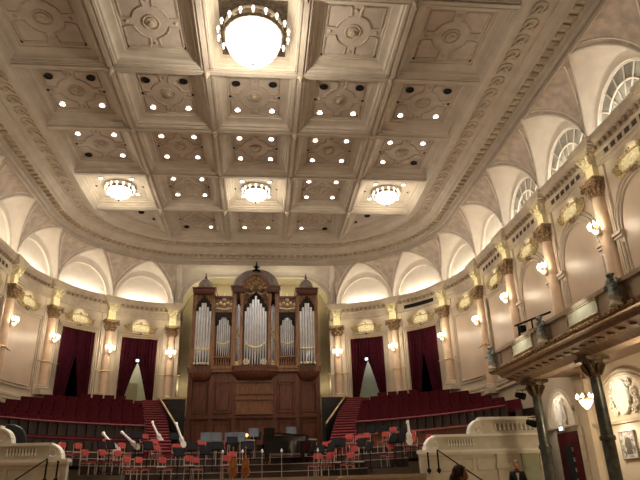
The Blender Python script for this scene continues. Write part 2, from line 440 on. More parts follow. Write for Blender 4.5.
def relief(m, cx, cy, hx, hy, z, alt=False):       # strapwork on a rectangular coffer panel
    el = lambda f, dz=-.015: [(cx + f * hx * cos(t), cy + f * hy * sin(t), z + dz) for t in [2 * pi * i / 32 for i in range(32)]]
    m.tube(el(.26), .05, 6, 2, close=True, flat=.6)
    m.lathe([(.2 * hx, 0), (.19 * hx, -.05), (.11 * hx, -.07), (.08 * hx, -.12), (.001, -.14)], (cx, cy, z), 12, 2, sy=hy / hx)
    for qx in (-1, 1):
        for qy in (-1, 1):
            g = .11; rr = .60; a0 = math.asin(g / rr * 1.35); a1 = pi / 2 - a0; pts = []
            for i in range(11):
                t = a0 + (a1 - a0) * i / 10; pts.append((rr * cos(t), rr * sin(t)))
            pts = [(.2, .93)] + [(.16, .8)] + pts[::-1] + [(.8, .16), (.93, .2), (.93, .93)]
            if alt: pts = [(.12, .93), (.12, .8), (.32, .62), (.42, .42), (.62, .32), (.8, .12), (.93, .12), (.93, .93)]
            m.tube([(cx + qx * px * hx, cy + qy * py * hy, z - .012) for px, py in pts], .055, 5, 2, close=True, flat=.55)
    if alt: m.tube([(cx + .42 * hx * (1 + .25 * cos(4 * t)) * cos(t), cy + .42 * hy * (1 + .25 * cos(4 * t)) * sin(t), z - .015) for t in [2 * pi * i / 32 for i in range(32)]], .05, 5, 2, close=True, flat=.6)
    for dx, dy in ((1, 0), (-1, 0), (0, 1), (0, -1)):
        m.ball((cx + dx * .8 * hx, cy + dy * .8 * hy, z), .1, 2, 8, 5, (1, 1, .5))
LIT = {}
def holes_for(j, i):
    # returns list of (dx, dy, state) for the four eyes: (qx, qy far) -> lit / dark
    if j == 0: return {}
    if j == 1: return {(-1, -1): 0, (1, -1): 0, (-1, 1): 1, (1, 1): 1}
    if j == 2:
        d = {q: 1 for q in ((-1, -1), (1, -1), (-1, 1), (1, 1))}
        if i == 0: d[(-1, 1)] = 0
        if i == 4: d[(1, 1)] = 0
        return d
    if j == 3: return {q: 1 for q in ((-1, -1), (1, -1), (-1, 1), (1, 1))}
    if j == 4:
        if i in (0, 4): return {}
        return {1: {(-1, 1): 0, (1, 1): 1}, 2: {(-1, 1): 1, (1, 1): 1}, 3: {(-1, 1): 1, (1, 1): 0}}[i]
    return {}
dl_me = {}
for st in (0, 1):
    m = M(); m.lathe([(.16 + .03 * (1 - st), .0), (.16 + .03 * (1 - st), -.03), (.125 + .03 * (1 - st), -.035), (.118 + .03 * (1 - st), .03)], n=14, m=0); m.lathe([(.001, .01), (.12 + .03 * (1 - st), .01)], n=14, m=1)
    dl_me[st] = m.mesh('downlight', [HOL if not st else PL, DWL if st else HOL])
m = M(); m.lathe([(.001, -.012), (.075, -.012), (.08, 0)], n=10); hole_me = m.mesh('ceiling_hole', [HOL])
cache = {}
CH = {(0, 2), (3, 0), (3, 2), (3, 4)}
for j in range(NR + 1, 5):
    for i in range(5):
        cx, cy = XL[i] + CW / 2, G0 + CD * (j - .5)
        y0, y1 = G0 + CD * (j - 1) + .25, G0 + CD * j - (.25 if j < 4 else -.1)
        x0, x1 = XL[i] + .25, XL[i + 1] - .25
        if i == 0: x0 += -.2
        if i == 4: x1 += .2
        poly = [(x0, y0), (x1, y0), (x1, y1), (x0, y1)]
        ch = (j, i) in CH
        corner = (j == 4 and i in (0, 4))
        m = coffer_mesh(poly, ch, (j, i) == (0, 2), [corner_loop(1 if i == 4 else -1, d, y0) for d, z in CP] if corner else None)
        pz = (CPC if ch else CP)[-1][1]; ins = (CPC if ch else CP)[-1][0]
        hx, hy = (x1 - x0) / 2 - ins, (y1 - y0) / 2 - ins; mx, my = (x0 + x1) / 2, (y0 + y1) / 2
        if corner: pass
        elif not ch: relief(m, mx, my, hx, hy, pz, alt=(j in (3, 4)))
        elif (j, i) == (0, 2):
            m.tube([(mx + 1.1 * cos(t), my + 1.2 * sin(t), pz - .02) for t in [2 * pi * q / 24 for q in range(24)]], .07, 5, 2, close=True)
            for q in range(8):
                t = pi * q / 4; m.tube([(mx + .4 * cos(t), my + .4 * sin(t), pz - .02), (mx + 1.1 * cos(t), my + 1.2 * sin(t), pz - .02)], .06, 5, 2)
        else:
            for r_ in (.55, .85): m.tube([(mx + r_ * cos(t), my + r_ * sin(t), pz - .02) for t in [2 * pi * q / 24 for q in range(24)]], .05, 5, 2, close=True)
        co = m.build('coffer', [PL if not ch else PLC, PLD, PLO if not ch else PLC, CDP], ceil)
        # small dark holes and the downlights
        if j >= 0 and not corner and (j, i) != (0, 2):
            hs = [(-1, 1), (1, 1)] if j == 0 else [(-1, 1), (1, 1), (-1, 0), (1, 0)]
            for qx, qy in hs:
                link('ceiling_hole', hole_me, co, (mx + qx * (hx - .02 if qy else hx * .97), my + (qy * (hy + .22) if j > 0 and qy else qy * (hy - .06)), (pz if not (j > 0 and qy) else 17.63) - .005))
        cn = f'{ORD[i + 1]} coffer from left, {ORD[5 - j]} coffer row from the organ'
        for (qx, qy), st in holes_for(j, i).items():
            f = .70 if not ch else .62
            o = link('downlight', dl_me[st], None, (mx + qx * hx * f, my + qy * hy * f, pz - (.04 if not ch else .01)))
            tag(o, ('lit' if st else 'dark') + ' round downlight, ' + ('far' if qy > 0 else 'near') + ' ' + ('right' if qx > 0 else 'left') + f' corner, {cn}', 'ceiling light', 'round downlights in the coffers')
            if st: LIT[(j, i, qx, qy)] = o.location.copy()
        if corner:
            for q in range(2):
                o = link('downlight', dl_me[0], None, ((7.3 if q else 6.6) * (1 if i == 4 else -1), 34.6 if q else 35.6, pz - .01))
                tag(o, f'dark round downlight, {"outer" if q else "inner"} of the pair in the curved {"right" if i == 4 else "left"} corner coffer', 'ceiling light', 'round downlights in the coffers')
SPOTE = 420
for (j, i, qx, qy), p in LIT.items():
    if j == 3 and (j, i) in CH: continue
    spot('downlight_beam', (p.x, p.y, p.z - .06), SPOTE, 75, .12, (1, .92, .82), to=(p.x * .8, p.y - .5, 0))

# ------------------------------------------------------------------ chandeliers
def chandelier(label, loc, R, hgt, nb, drop, power):
    t = thing('chandelier', label, 'chandelier', loc, 0, 'crystal basket chandeliers in the ceiling')
    m = M()
    for z, r in ((0, R * .93), (-.06, R * .93)): m.tube([(r * cos(a), r * sin(a), z) for a in [2 * pi * i / 32 for i in range(32)]], .04, 6, 0, close=True)
    for i in range(4):
        a = pi / 2 * i + .4; m.tube([(R * .9 * cos(a), R * .9 * sin(a), 0), (.08 * cos(a), .08 * sin(a), drop)], .018, 5)
    m.tube([(0, 0, 0), (0, 0, drop)], .035, 6); m.lathe([(.001, drop), (.18, drop), (.16, drop - .06), (.03, drop - .1)], n=12)
    m.tube([(R * .42 * cos(a), R * .42 * sin(a), -hgt * .80) for a in [2 * pi * i / 24 for i in range(24)]], .03, 5, close=True)
    m.build('crown_ring', [ABR], t)
    m = M(); prof = [(R * .86, -.05), (R * .86, -.12)]
    for k in range(1, 9):
        a = pi / 2 * k / 8; prof.append((max(.03, R * .86 * cos(a) ** .9), -.12 - (hgt - .2) * sin(a)))
    vs = []; n = 48
    for r, z in prof: vs.append([(r * (1 + .018 * (i % 2)) * cos(2 * pi * i / n), r * (1 + .018 * (i % 2)) * sin(2 * pi * i / n), z) for i in range(n + 1)])
    m.grid(vs, 0); m.build('crystal_basket', [CRY], t)
    m = M(); m.lathe([(.001, -.14), (.05, -.1), (.07, -.05), (.03, 0), (.001, .02)], (0, 0, -hgt), 8); m.build('finial', [BLK], t)
    bm_ = M(); bm_.lathe([(.03, -.1), (.035, -.02), (.05, .0), (.075, .07), (.05, .16), (.001, .22)], n=8, m=0)
    me = bm_.mesh('candle_bulb', [BUC])
    am = M(); am.tube([(0, 0, 0), (.12, 0, -.05), (.2, 0, .02), (.2, 0, .06)], .02, 5); ame = am.mesh('arm', [ABR])
    off = .2 if R > 1 else .06
    for i in range(nb):
        a = 2 * pi * (i + .5) / nb
        link('candle_bulb', me, t, ((R * .93 + off) * cos(a), (R * .93 + off) * sin(a), -.02))
        link('arm', ame, t, ((R * .93 + off - .2) * cos(a), (R * .93 + off - .2) * sin(a), 0), a)
    point('chandelier_glow', (loc[0], loc[1], loc[2] - hgt - .35), power, .35, (1, .88, .70))
    return t
chandelier('largest crystal chandelier, cut by the upper edge, with a ring of candle bulbs', (0, 17.8, 17.3), 1.24, 1.32, 18, .32, 800)
for x, nm in ((-7.76, 'left'), (0, 'middle'), (7.76, 'right')):
    chandelier(f'small lit crystal chandelier, {nm} one of the row of three near the organ', (x * 1.01, 31.03, 17.42), .78, .62, 14, .2, 220)

# ------------------------------------------------------------------ pilasters, sconces, cartouches
def capital_mesh():
    m = M(); cy = -.16
    m.lathe([(.28, 11.18), (.3, 11.24), (.27, 11.29), (.28, 11.48), (.36, 11.68), (.4, 11.75)], (0, cy, 0), 14, 0)
    for k in range(9):                              # acanthus leaves
        a = pi + pi * k / 8; c, s = cos(a), sin(a)
        m.tube([(.28 * c, cy + .28 * s, 11.28), (.34 * c, cy + .34 * s, 11.44), (.43 * c, cy + .43 * s, 11.54), (.41 * c, cy + .41 * s, 11.49)], [.06, .075, .05, .02], 5, 0)
    for q in (-1, 1):                               # volutes
        m.tube([(q * (.4 + .1 * cos(t)), cy - .34, 11.7 + .1 * sin(t)) for t in [2 * pi * i / 10 for i in range(10)]], .04, 5, 0, close=True)
        m.ball((q * .4, cy - .34, 11.7), .05, 0, 6, 4)
    m.box((0, cy + .02, 11.83), (.92, .74, .09), 0); m.box((0, cy + .02, 11.91), (.98, .8, .07), 0)
    return m.mesh('capital', [GDK])
def upper_mesh():
    m = M(); m.box((0, -.13, 12.26), (.5, .34, .6), 1)
    for z, w, d in ((11.98, .58, .42), (12.57, .56, .42)): m.box((0, -.15, z), (w, d, .06), 0)
    m.prismy([(-.25, 12.6), (.25, 12.6), (.3, 12.85), (.42, 13.12), (-.42, 13.12), (-.3, 12.85)], -.42, 0, 0)
    for q in (-1, 1): m.tube([(q * .22, -.42, 12.7), (q * .27, -.47, 12.86), (q * .36, -.5, 12.98), (q * .3, -.48, 13.02)], [.04, .065, .055, .03], 6, 0); m.ball((q * .3, -.46, 12.92), .09, 0, 8, 5)
    m.ball((0, -.44, 12.86), .1, 0, 8, 5)
    return m.mesh('console', [GLL, mat('lit_block_paint', (.88, .78, .52), .5, var=.02)])  # brightness of the lit block put into its paler colour
def top_mesh():
    m = M()
    for z0, z1, w, d in ((13.1, 13.18, .95, .5), (13.18, 13.28, 1.15, .53), (13.28, 13.38, 1.35, .55), (13.38, 13.55, 1.5, .57)): m.bb(-w / 2, w / 2, -d, 0, z0, z1, 0)
    return m.mesh('cornice_block', [ENT])
def shaft_mesh(zb):
    m = M(); m.lathe([(.275, zb + .55), (.285, zb + 1.5), (.275, 9.5), (.255, 11.2)], (0, -.16, 0), 18, 0); return m.mesh('shaft', [SHA])
def base_mesh(zb):
    m = M(); m.box((0, -.22, zb + .14), (.84, .64, .28), 0); m.lathe([(.39, zb + .28), (.41, zb + .36), (.36, zb + .44), (.37, zb + .5), (.3, zb + .56)], (0, -.16, 0), 18, 0); return m.mesh('base', [ENT])
def backing_mesh(zb):
    m = M(); m.bb(-.56, .56, -.08, 0, zb, 12.42, 0)
    for q in (-1, 1): m.bb(q * .5 - .04, q * .5 + .04, -.115, -.08, zb + .6, 11.15, 0); m.bb(q * .38 - .025, q * .38 + .025, -.1, -.08, zb + .6, 11.15, 0)
    return m.mesh('backing_strip', [WAL])
def bar_mesh():
    m = M(); m.tube([(-.72, -.36, 8.52), (.72, -.36, 8.52)], .03, 6); m.lathe([(.29, 8.46), (.315, 8.49), (.315, 8.56), (.29, 8.59)], (0, -.16, 0), 16)
    for q in (-1, 1): m.ball((q * .72, -.36, 8.52), .05, 0, 6, 4); m.tube([(q * .55, -.36, 8.52), (q * .55, -.1, 8.52)], .022, 5)
    return m.mesh('brass_bar', [BRS])
cap, upp, top, bar = capital_mesh(), upper_mesh(), top_mesh(), bar_mesh()
def sconce_proto():
    t = thing('wall_sconce', 'lit crystal wall sconce', 'wall lamp', (0, 0, 0), 0, 'crystal wall sconces on the pilasters')
    m = M(); m.box((0, -.04, 0), (.16, .08, .5), 0); m.tube([(0, 0, -.1), (0, -.12, -.22), (0, -.17, -.12)], .03, 6)
    m.lathe([(.001, -.28), (.05, -.22), (.04, -.14), (.14, -.1), (.15, -.06)], (0, -.17, 0), 10); m.build('bracket', [BRS], t)
    m = M()
    for k in range(5):
        a = pi + pi * k / 4; m.tube([(0, -.17, -.1), (.16 * cos(a), -.17 + .1 * sin(a), -.14), (.28 * cos(a), -.17 + .16 * sin(a), -.02)], .018, 5)
    m.build('arms', [BRS], t)
    b = M(); b.lathe([(.02, 0), (.025, .06), (.05, .11), (.04, .18), (.001, .25)], n=8); bme = b.mesh('candle_bulb', [BUL])
    for k in range(5):
        a = pi + pi * k / 4; link('candle_bulb', bme, t, (.28 * cos(a), -.17 + .16 * sin(a), -.02))
    m = M(); m.lathe([(.1, -.06), (.13, -.12), (.1, -.2), (.02, -.28)], (0, -.17, 0), 14); m.build('crystal_bowl', [CRY], t)
    return t
SC = Kind(sconce_proto())
def cartouche_proto():
    t = thing('cartouche', 'gilded cartouche', 'wall ornament', (0, 0, 0), 0, 'gilded cartouches above the bays')
    m = M(); n = 28
    sg = lambda v, e: math.copysign(abs(v) ** e, v)
    ov = [(.72 * sg(cos(a), .55), .32 * sg(sin(a), .6)) for a in [2 * pi * i / n for i in range(n)]]
    m.prismy(ov, -.1, 0, 0); m.lathe([(.001, .16), (.1, .14), (.22, .08), (.3, 0)], (0, 0, 0), 8, 0) if False else None
    m.build('shield', [GLL], t)
    m = M(); m.tube([(x * 1.06, -.1, z * 1.12) for x, z in ov], .07, 6, close=True)
    for q in (-1, 1):
        for k, (x, z, r) in enumerate(((.92, .12, .15), (.95, -.16, .13), (1.16, -.02, .11), (1.3, .1, .08), (.72, .36, .1))):
            m.tube([(q * (x + r * cos(t)), -.1, z + r * sin(t)) for t in [2 * pi * i / 9 for i in range(9)]], .05, 5, close=True); m.ball((q * x, -.11, z), .06, 0, 6, 4)
        m.tube([(q * .5, -.1, -.38), (q * .8, -.1, -.46), (q * 1.15, -.08, -.3), (q * 1.35, -.06, -.12)], [.08, .07, .06, .02], 6)
    m.build('scroll_frame', [GOL], t)
    m = M(); m.ball((0, -.1, -.46), .17, 0, 10, 6, (1, .8, 1)); m.tube([(-.26, -.08, -.42), (0, -.14, -.6), (.26, -.08, -.42)], .06, 6)
    m.build('mask', [GDK], t)
    M().ball((0, -.1, .42), .12, 0, 8, 5, (1.4, .8, 1)).build('crest', [GDK], t)
    return t
CTP = cartouche_proto(); CTP.scale = (.8, .9, .82); CT = Kind(CTP)
def zbase(s): return 6.6 if s > 2 else (5.75 if s > -6 else 5.3)
bm_cache = {}
for sd in (1, -1):
    for k, s in enumerate(PIL[:9]):
        if sd == -1 and k > 5: break
        zb = zbase(s)
        if zb not in bm_cache: bm_cache[zb] = (shaft_mesh(zb), base_mesh(zb), backing_mesh(zb))
        x, y = wp(sd, s); rz = rot(sd, s)
        t = thing('pilaster', f'blush half-column with gilded capital, {ORD[k + 1]} to the {SIDE[sd]} of the organ', 'column', (x, y, 0), rz, 'half-columns along the walls')
        for nm, me in (('backing_strip', bm_cache[zb][2]), ('base', bm_cache[zb][1]), ('shaft', bm_cache[zb][0]), ('capital', cap), ('console', upp), ('cornice_block', top)): link(nm, me, t)
        if s > -1: link('brass_bar', bar, t)
        xx, yy = wp(sd, s, .43)
        SC.put((xx, yy, 9.95), rz, f'lit crystal wall sconce on the {ORD[k + 1]} half-column to the {SIDE[sd]} of the organ')
        xx, yy = wp(sd, s, 1.15); point('sconce_glow', (xx, yy, 10.1), 60, .12, (1, .85, .64))
        xx, yy = wp(sd, s, 1.25); spot('capital_uplight', (xx, yy, 11.0), 0.001, 60, .1)
    for k in range(8):
        if sd == -1 and k > 4: break
        s = (PIL[k] + PIL[k + 1]) / 2; x, y = wp(sd, s, .02)
        CT.put((x, y, 11.68), rot(sd, s), f'gilded wall cartouche in the {ORD[k + 1]} bay to the {SIDE[sd]} of the organ')
for o in [o for o in bpy.data.objects if o.name.startswith('capital_uplight')]: bpy.data.objects.remove(o)
WASH = []
for sd in (1, -1):                                   # small picture lights under the cornice
    for k in range(8):
        if sd == -1 and k > 4: break
        s = (PIL[k] + PIL[k + 1]) / 2; xx, yy = wp(sd, s, 1.0); tx, ty = wp(sd, s, 0)
        spot('cornice_spot', (xx, yy, 12.7), 60, 62, .05, (1, .90, .62), to=(tx, ty, 11.6))
    for k, s in enumerate(PIL[:9]):
        if sd == -1 and k > 5: break
        xx, yy = wp(sd, s, 1.25); tx, ty = wp(sd, s, .3)
        spot('cornice_spot', (xx, yy, 12.1), 30, 110, .05, (1, .88, .55), to=(tx, ty, 12.5))

# ------------------------------------------------------------------ doorways with curtains
nd = 0
for sd in (1, -1):
    for k, sc in enumerate(DOORS):
        nd += 1; openlit = k == 0
        d = thing(f'door_{nd}', f'tall doorway behind curtains, {"nearer to" if k == 0 else "farther from"} the organ on its {SIDE[sd]}', 'doorway', kind='structure')
        m = M()
        us = (-1.12, 1.12)
        A = [[P3(sd, sc + u, dd, 6.55), P3(sd, sc + u, dd, 10.95)] for u, dd in ((-1.12, 0), (-1.12, -2.4), (1.12, -2.4), (1.12, 0))]
        m.grid(A, 0); m.add([A[i][1] for i in range(4)], [(0, 1, 2, 3)], 0); m.add([A[i][0] for i in range(4)], [(0, 1, 2, 3)], 0)
        if openlit:
            if sd == 1:
                for q in range(9): m.add([P3(sd, sc + u, -1.0 - .13 * q - e, 6.6 + .33 * q + f) for u, e, f in ((-1.1, 0, 0), (1.1, 0, 0), (1.1, 0, .3), (-1.1, 0, .3), (-1.1, .13, .3), (1.1, .13, .3), (1.1, .13, .33), (-1.1, .13, .33))], [(0, 1, 2, 3), (3, 2, 5, 4)], 1)
            else:
                for e in (0,): m.add([P3(sd, sc + u, -1.5, z) for u, z in ((-.9, 6.6), (.45, 6.6), (.45, 8.2), (-.9, 8.2))], [(0, 1, 2, 3)], 2)
        m.build('lining', [CRW if openlit else DRK, CRG, NIC], d)  # unlit doorways: shade put into a near-black lining
        m = M(); fr = [(-1.2, 6.6), (-1.2, 11.03), (1.2, 11.03), (1.2, 6.6)]
        for off in (0, .14, .28): m.tube([P3(sd, sc + x * (1 + off / 1.2), .05, z + (off if z > 7 else 0)) for x, z in fr], .06, 6)
        m.build('frame', [WAL], d)
        for q in (-1, 1):
            m = M(); rows = []
            for r in range(15):
                t = r / 14; z = 10.98 - (10.98 - 6.6) * t; row = []
                op = max(0, (t - .36) / .64)
                ue = -.06 + (.86 if openlit else .52) * op ** .8
                for c in range(33):
                    f = c / 32; u = ue + (1.22 - ue) * f
                    fold = .02 * q + .05 * sin(f * 2 * pi * 6.5 + .7 * q + t) + .02 * sin(f * 31)
                    row.append(P3(sd, sc + q * u, .13 + fold, z))
                rows.append(row)
            m.grid(rows)
            left_in_view = (q * sd < 0) if True else 0
            o = m.build('curtain', [CUR])
            # +s runs towards the organ; which hand it is in the picture follows from the side
            hand = ('left' if q > 0 else 'right') if sd == 1 else ('right' if q > 0 else 'left')
            tag(o, f'{hand} crimson curtain of the doorway {"nearer to" if k == 0 else "farther from"} the organ on its {SIDE[sd]}', 'curtain', 'crimson doorway curtains')
        x, y = wp(sd, sc, .35)
        m = M(); m.tube([P3(sd, sc - 1.3, .14, 10.98), P3(sd, sc, .14, 10.98), P3(sd, sc + 1.3, .14, 10.98)], .03, 6); m.build('curtain_rod', [BRS], d)
        if openlit:
            x, y = wp(sd, sc, -1.0); point('corridor_lamp', (x, y, 10.3), 60, .15, (1, .95, .8))
            x, y = wp(sd, sc, .26)
            e = thing('exit_sign', f'small lit exit sign above the curtain opening {SIDE[sd]} of the organ', 'sign', (x, y, 9.42), rot(sd, sc))
            m = M(); m.box((0, 0, 0), (.62, .06, .24)); m.build('housing', [BLK], e)
            m = M(); m.box((-.06, -.035, 0), (.2, .01, .17)); m.build('lit_panel', [SGN], e)

# ------------------------------------------------------------------ pipe organ
org = thing('pipe_organ', 'tall mahogany pipe organ with domed towers in the niche', 'organ', (0, 40.3, 0))
def OB(name, m, mt, parent=org): return m.build(name, mt, parent)
m = M(); m.bb(-4.42, 4.42, .2, 2.6, 2.6, 8.55, 0)
for x0, x1, z0, z1 in ((-4.25, -3.0, 5.9, 7.9), (-2.75, -1.5, 5.9, 7.9), (1.5, 2.75, 5.9, 7.9), (3.0, 4.25, 5.9, 7.9), (-4.25, -3.0, 3.2, 5.4), (-2.75, -1.5, 3.2, 5.4), (1.5, 2.75, 3.2, 5.4), (3.0, 4.25, 3.2, 5.4)):
    m.tube([(x0, .2, z0), (x1, .2, z0), (x1, .2, z1), (x0, .2, z1)], .06, 6, 0, close=True)
    m.tube([(x0 + .18, .19, z0 + .18), (x1 - .18, .19, z0 + .18), (x1 - .18, .19, z1 - .18), (x0 + .18, .19, z1 - .18)], .03, 5, 0, close=True)
for x in (-4.3, -2.87, -1.35, 1.35, 2.87, 4.3): m.bb(x - .14, x + .14, .08, .25, 2.6, 8.4)
m.bb(-4.5, 4.5, .05, .3, 5.52, 5.7, 0); m.bb(-4.5, 4.5, .02, .3, 2.6, 3.0)
OB('base_case', m, [ORW])
m = M(); m.bb(-1.2, 1.2, .05, .3, 5.75, 7.95)
for z in (5.8, 6.75, 7.1, 7.9): m.bb(-1.25, 1.25, -.05, .1, z - .05, z + .05)
for x in (-1.15, -.4, .4, 1.15):
    m.bb(x - .06, x + .06, -.02, .1, 5.8, 7.9)
OB('console_panel', m, [mat('organ_console_oak', (.21, .09, .038), .4, var=.25, pattern='wood')])
m = M()
for c, w in ((-3.62, .86), (3.62, .86), (0, 1.6)):   # rounded corbels and plinths under the towers
    for z0, z1, e in ((8.55, 8.72, 0), (8.72, 8.82, .06), (8.82, 8.92, .1)): m.lathe([(w + e, z0), (w + e, z1), (.01, z1)], (c, .25, 0), 20, 0, pi, 2 * pi, sy=.55)
    m.lathe([(w * .4, 7.95), (w * .7, 8.05), (w * .93, 8.3), (w, 8.55)], (c, .25, 0), 20, 0, pi, 2 * pi, sy=.55)
OB('tower_corbel', m, [ORW])
m = M(); m.bb(-4.55, 4.55, -.02, 2.4, 8.55, 8.75); m.bb(-4.62, 4.62, -.1, 2.4, 8.75, 8.92)
OB('base_cornice', m, [ORL])
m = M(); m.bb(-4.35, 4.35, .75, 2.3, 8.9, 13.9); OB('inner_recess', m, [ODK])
# uprights
m = M()
for x in (-4.27, -2.95, 2.95, 4.27): m.bb(x - .13, x + .13, -.05, .9, 8.9, 14.0)
for x in (-1.5, 1.5): m.bb(x - .14, x + .14, -.1, .9, 8.9, 14.1)
for x in (-.96, .96): m.lathe([(.13, 8.9), (.15, 9.1), (.11, 9.2), (.11, 13.2), (.16, 13.5), (.18, 14.0)], (x, -.2, 0), 12)
for x in (-1.62, -2.82, 1.62, 2.82): m.bb(x - .07, x + .07, .2, .6, 8.9, 13.0)
m.bb(-4.4, -4.2, .2, 2.4, 8.9, 14.0); m.bb(4.2, 4.4, .2, 2.4, 8.9, 14.0)
OB('uprights', m, [ORL])
# tower cornices
for c, w, z, dp in ((-3.62, .78, 14.0, .55), (3.62, .78, 14.0, .55), (0, 1.72, 14.1, .62)):
    m = M()
    for z0, z1, e in ((0, .1, 0), (.1, .22, .07), (.22, .34, .03), (.34, .42, .12)): m.bb(c - w - e + .06, c + w + e - .06, -dp + .2 - e, 1.4, z + z0, z + z1)
    OB('tower_cornice', m, [ORW])
    m = M()                                        # carved pointed valance above the pipes
    hw = w - .2 if c else .84
    n = 16; top_z = z; pts = []
    for i in range(n + 1):
        u = -1 + 2 * i / n; zz = (13.78 - 1.1 * abs(u) ** 1.3 if c == 0 else 13.5 - .8 * abs(u) ** 1.25) + (.08 if i % 2 else -.08); pts.append((c + hw * u, zz))
    m.prismy([*pts, *[(px * 1.0, min(top_z, pz + .42)) for px, pz in pts[::-1]]], -.02, .06, 0)
    for i, (px, pz) in enumerate(pts[1:-1:2]): m.ball((px, .0, pz), .08, 0, 6, 4)
    OB('pipe_shade', m, [ODK])
    m = M(); m.prismy([(c - hw, top_z), *[(px, min(top_z - .01, pz + .36)) for px, pz in pts], (c + hw, top_z)], .03, .1, 0)
    for q in (-1, 1):
        m.tube([(c + q * hw * .35, .0, z - .12), (c + q * hw * .62, -.02, z - .3), (c + q * hw * .85, 0, z - .55)], [.07, .08, .03], 5)
    OB('carved_spandrel', m, [ORL])
# domes
for c, r, z, hgt, zf in ((-3.62, .56, 14.42, .9, 15.34), (3.62, .56, 14.42, .9, 15.34)):
    m = M(); m.lathe([(r + .06, 0), (r + .06, .08), (r, .1)] + [(max(.02, r * cos(a)), .1 + (hgt - .1) * sin(a)) for a in [pi / 2 * i / 8 for i in range(1, 9)]], (c, .45, z), 18); dm = OB('dome', m, [LED])
    m = M(); m.lathe([(.12, 0), (.07, .08), (.1, .16), (.04, .24), (.05, .3), (.001, .52)], (c, .45, zf - .04), 8); OB('finial', m, [ORW], dm)
m = M(); m.lathe([(1.6, 0), (1.62, .1)] + [(max(.05, 1.6 * cos(a) ** .9), .1 + 1.32 * sin(a)) for a in [pi / 2 * i / 10 for i in range(1, 11)]], (0, .15, 14.52), 28, sy=.38)
for k in range(9):
    a0 = pi + pi * k / 8; m.tube([(1.6 * cos(a) ** .9 * cos(a0), .15 + .38 * 1.6 * cos(a) ** .9 * sin(a0), 14.62 + 1.32 * sin(a)) for a in [pi / 2 * i / 8 for i in range(8)]], .035, 5)
cd = OB('dome', m, [LED])
m = M(); m.lathe([(.3, -.1), (.26, .08), (.14, .14), (.08, .24), (.13, .3), (.06, .36), (.045, .6), (.001, .86)], (0, -.15, 15.72), 10)
for t in [2 * pi * i / 6 for i in range(6)]: m.tube([(.1 * cos(t), -.15 + .1 * sin(t), 16.02), (.22 * cos(t), -.15 + .2 * sin(t), 16.06), (.25 * cos(t), -.15 + .22 * sin(t), 16.12)], [.04, .035, .01], 5)
OB('finial', m, [BLK], cd)
m = M(); arcp = [(.86 * cos(t), 14.3 + 1.0 * sin(t)) for t in [pi * i / 16 for i in range(17)]]
m.prismy(arcp, -.55, -.1, 0)
m.tube([(x * 1.03, -.57, z + .03) for x, z in arcp], .09, 6, 0); OB('pediment', m, [ORL])
m = M()
for t, r, q in [(pi * i / 7, .62, .13) for i in range(8)]: m.ball((r * cos(t), -.59, 14.3 + r * 1.1 * sin(t)), q, 0, 8, 5)
m.ball((0, -.6, 14.65), .24, 0, 10, 6); m.ball((-.3, -.6, 14.3), .2, 0, 8, 5); m.ball((.3, -.6, 14.3), .2, 0, 8, 5)
for q in (-1, 1): m.tube([(q * .1, -.6, 14.0), (q * .4, -.6, 13.85), (q * .7, -.6, 14.0), (q * .85, -.6, 13.7)], [.09, .08, .07, .03], 6)
OB('gilded_crest', m, [mat('worn_crest_gilding', (.45, .32, .16), .5, .3, var=.4, scale=14, bump=.7, bscale=20)])
# flats between the towers
for q in (-1, 1):
    c = 2.22 * q; m = M(); m.bb(c - .66, c + .66, .1, 1.2, 12.75, 13.75, 0); OB('frieze_panel', m, [ORD_])
    m = M()
    for i in range(5): m.ball((c - .5 + .25 * i, .08, 13.3 + .12 * (i % 2)), .12, 0, 8, 5)
    m.tube([(c - .55, .08, 13.05), (c, .04, 12.95), (c + .55, .08, 13.05)], .06, 5); m.ball((c, .06, 13.65), .14, 0, 8, 5); m.tube([(c, .1, 13.8), (c, .1, 14.15)], [.06, .01], 6)
    OB('carved_scrolls', m, [GLL])
    m = M(); m.bb(c - .72, c + .72, -.05, 1.3, 13.72, 13.9); OB('flat_cornice', m, [ORW])
    m = M(); n = 13; pts = []
    for i in range(n): a = pi * i / (n - 1); rr = .5 + (.1 if i % 2 else 0); pts.append((c + rr * cos(a), 11.95 + rr * 1.35 * sin(a)))
    m.prismy([(c + .58, 12.8), (c + .58, 11.75), (c + .5, 11.75), *[(px, min(12.78, pz)) for px, pz in [(c + .46 * cos(pi * i / 8), 11.9 + .62 * sin(pi * i / 8)) for i in range(9)]], (c - .5, 11.75), (c - .58, 11.75), (c - .58, 12.8)], .14, .2, 0)
    for i in range(9): a = pi * i / 8; m.ball((c + .5 * cos(a), .14, 11.85 + .64 * sin(a)), .1, 0, 7, 4, (1, .6, 1))
    OB('pipe_shade', m, [ODK])
    m = M(); m.bb(c - .66, c + .66, .1, .5, 9.55, 9.66); m.bb(c - .66, c + .66, .1, .5, 8.9, 9.0)
    for i in range(8): m.lathe([(.05, 9.0), (.07, 9.15), (.04, 9.3), (.05, 9.55)], (c - .58 + 1.16 * i / 7, .2, 0), 6)
    OB('baluster_row', m, [ORL])
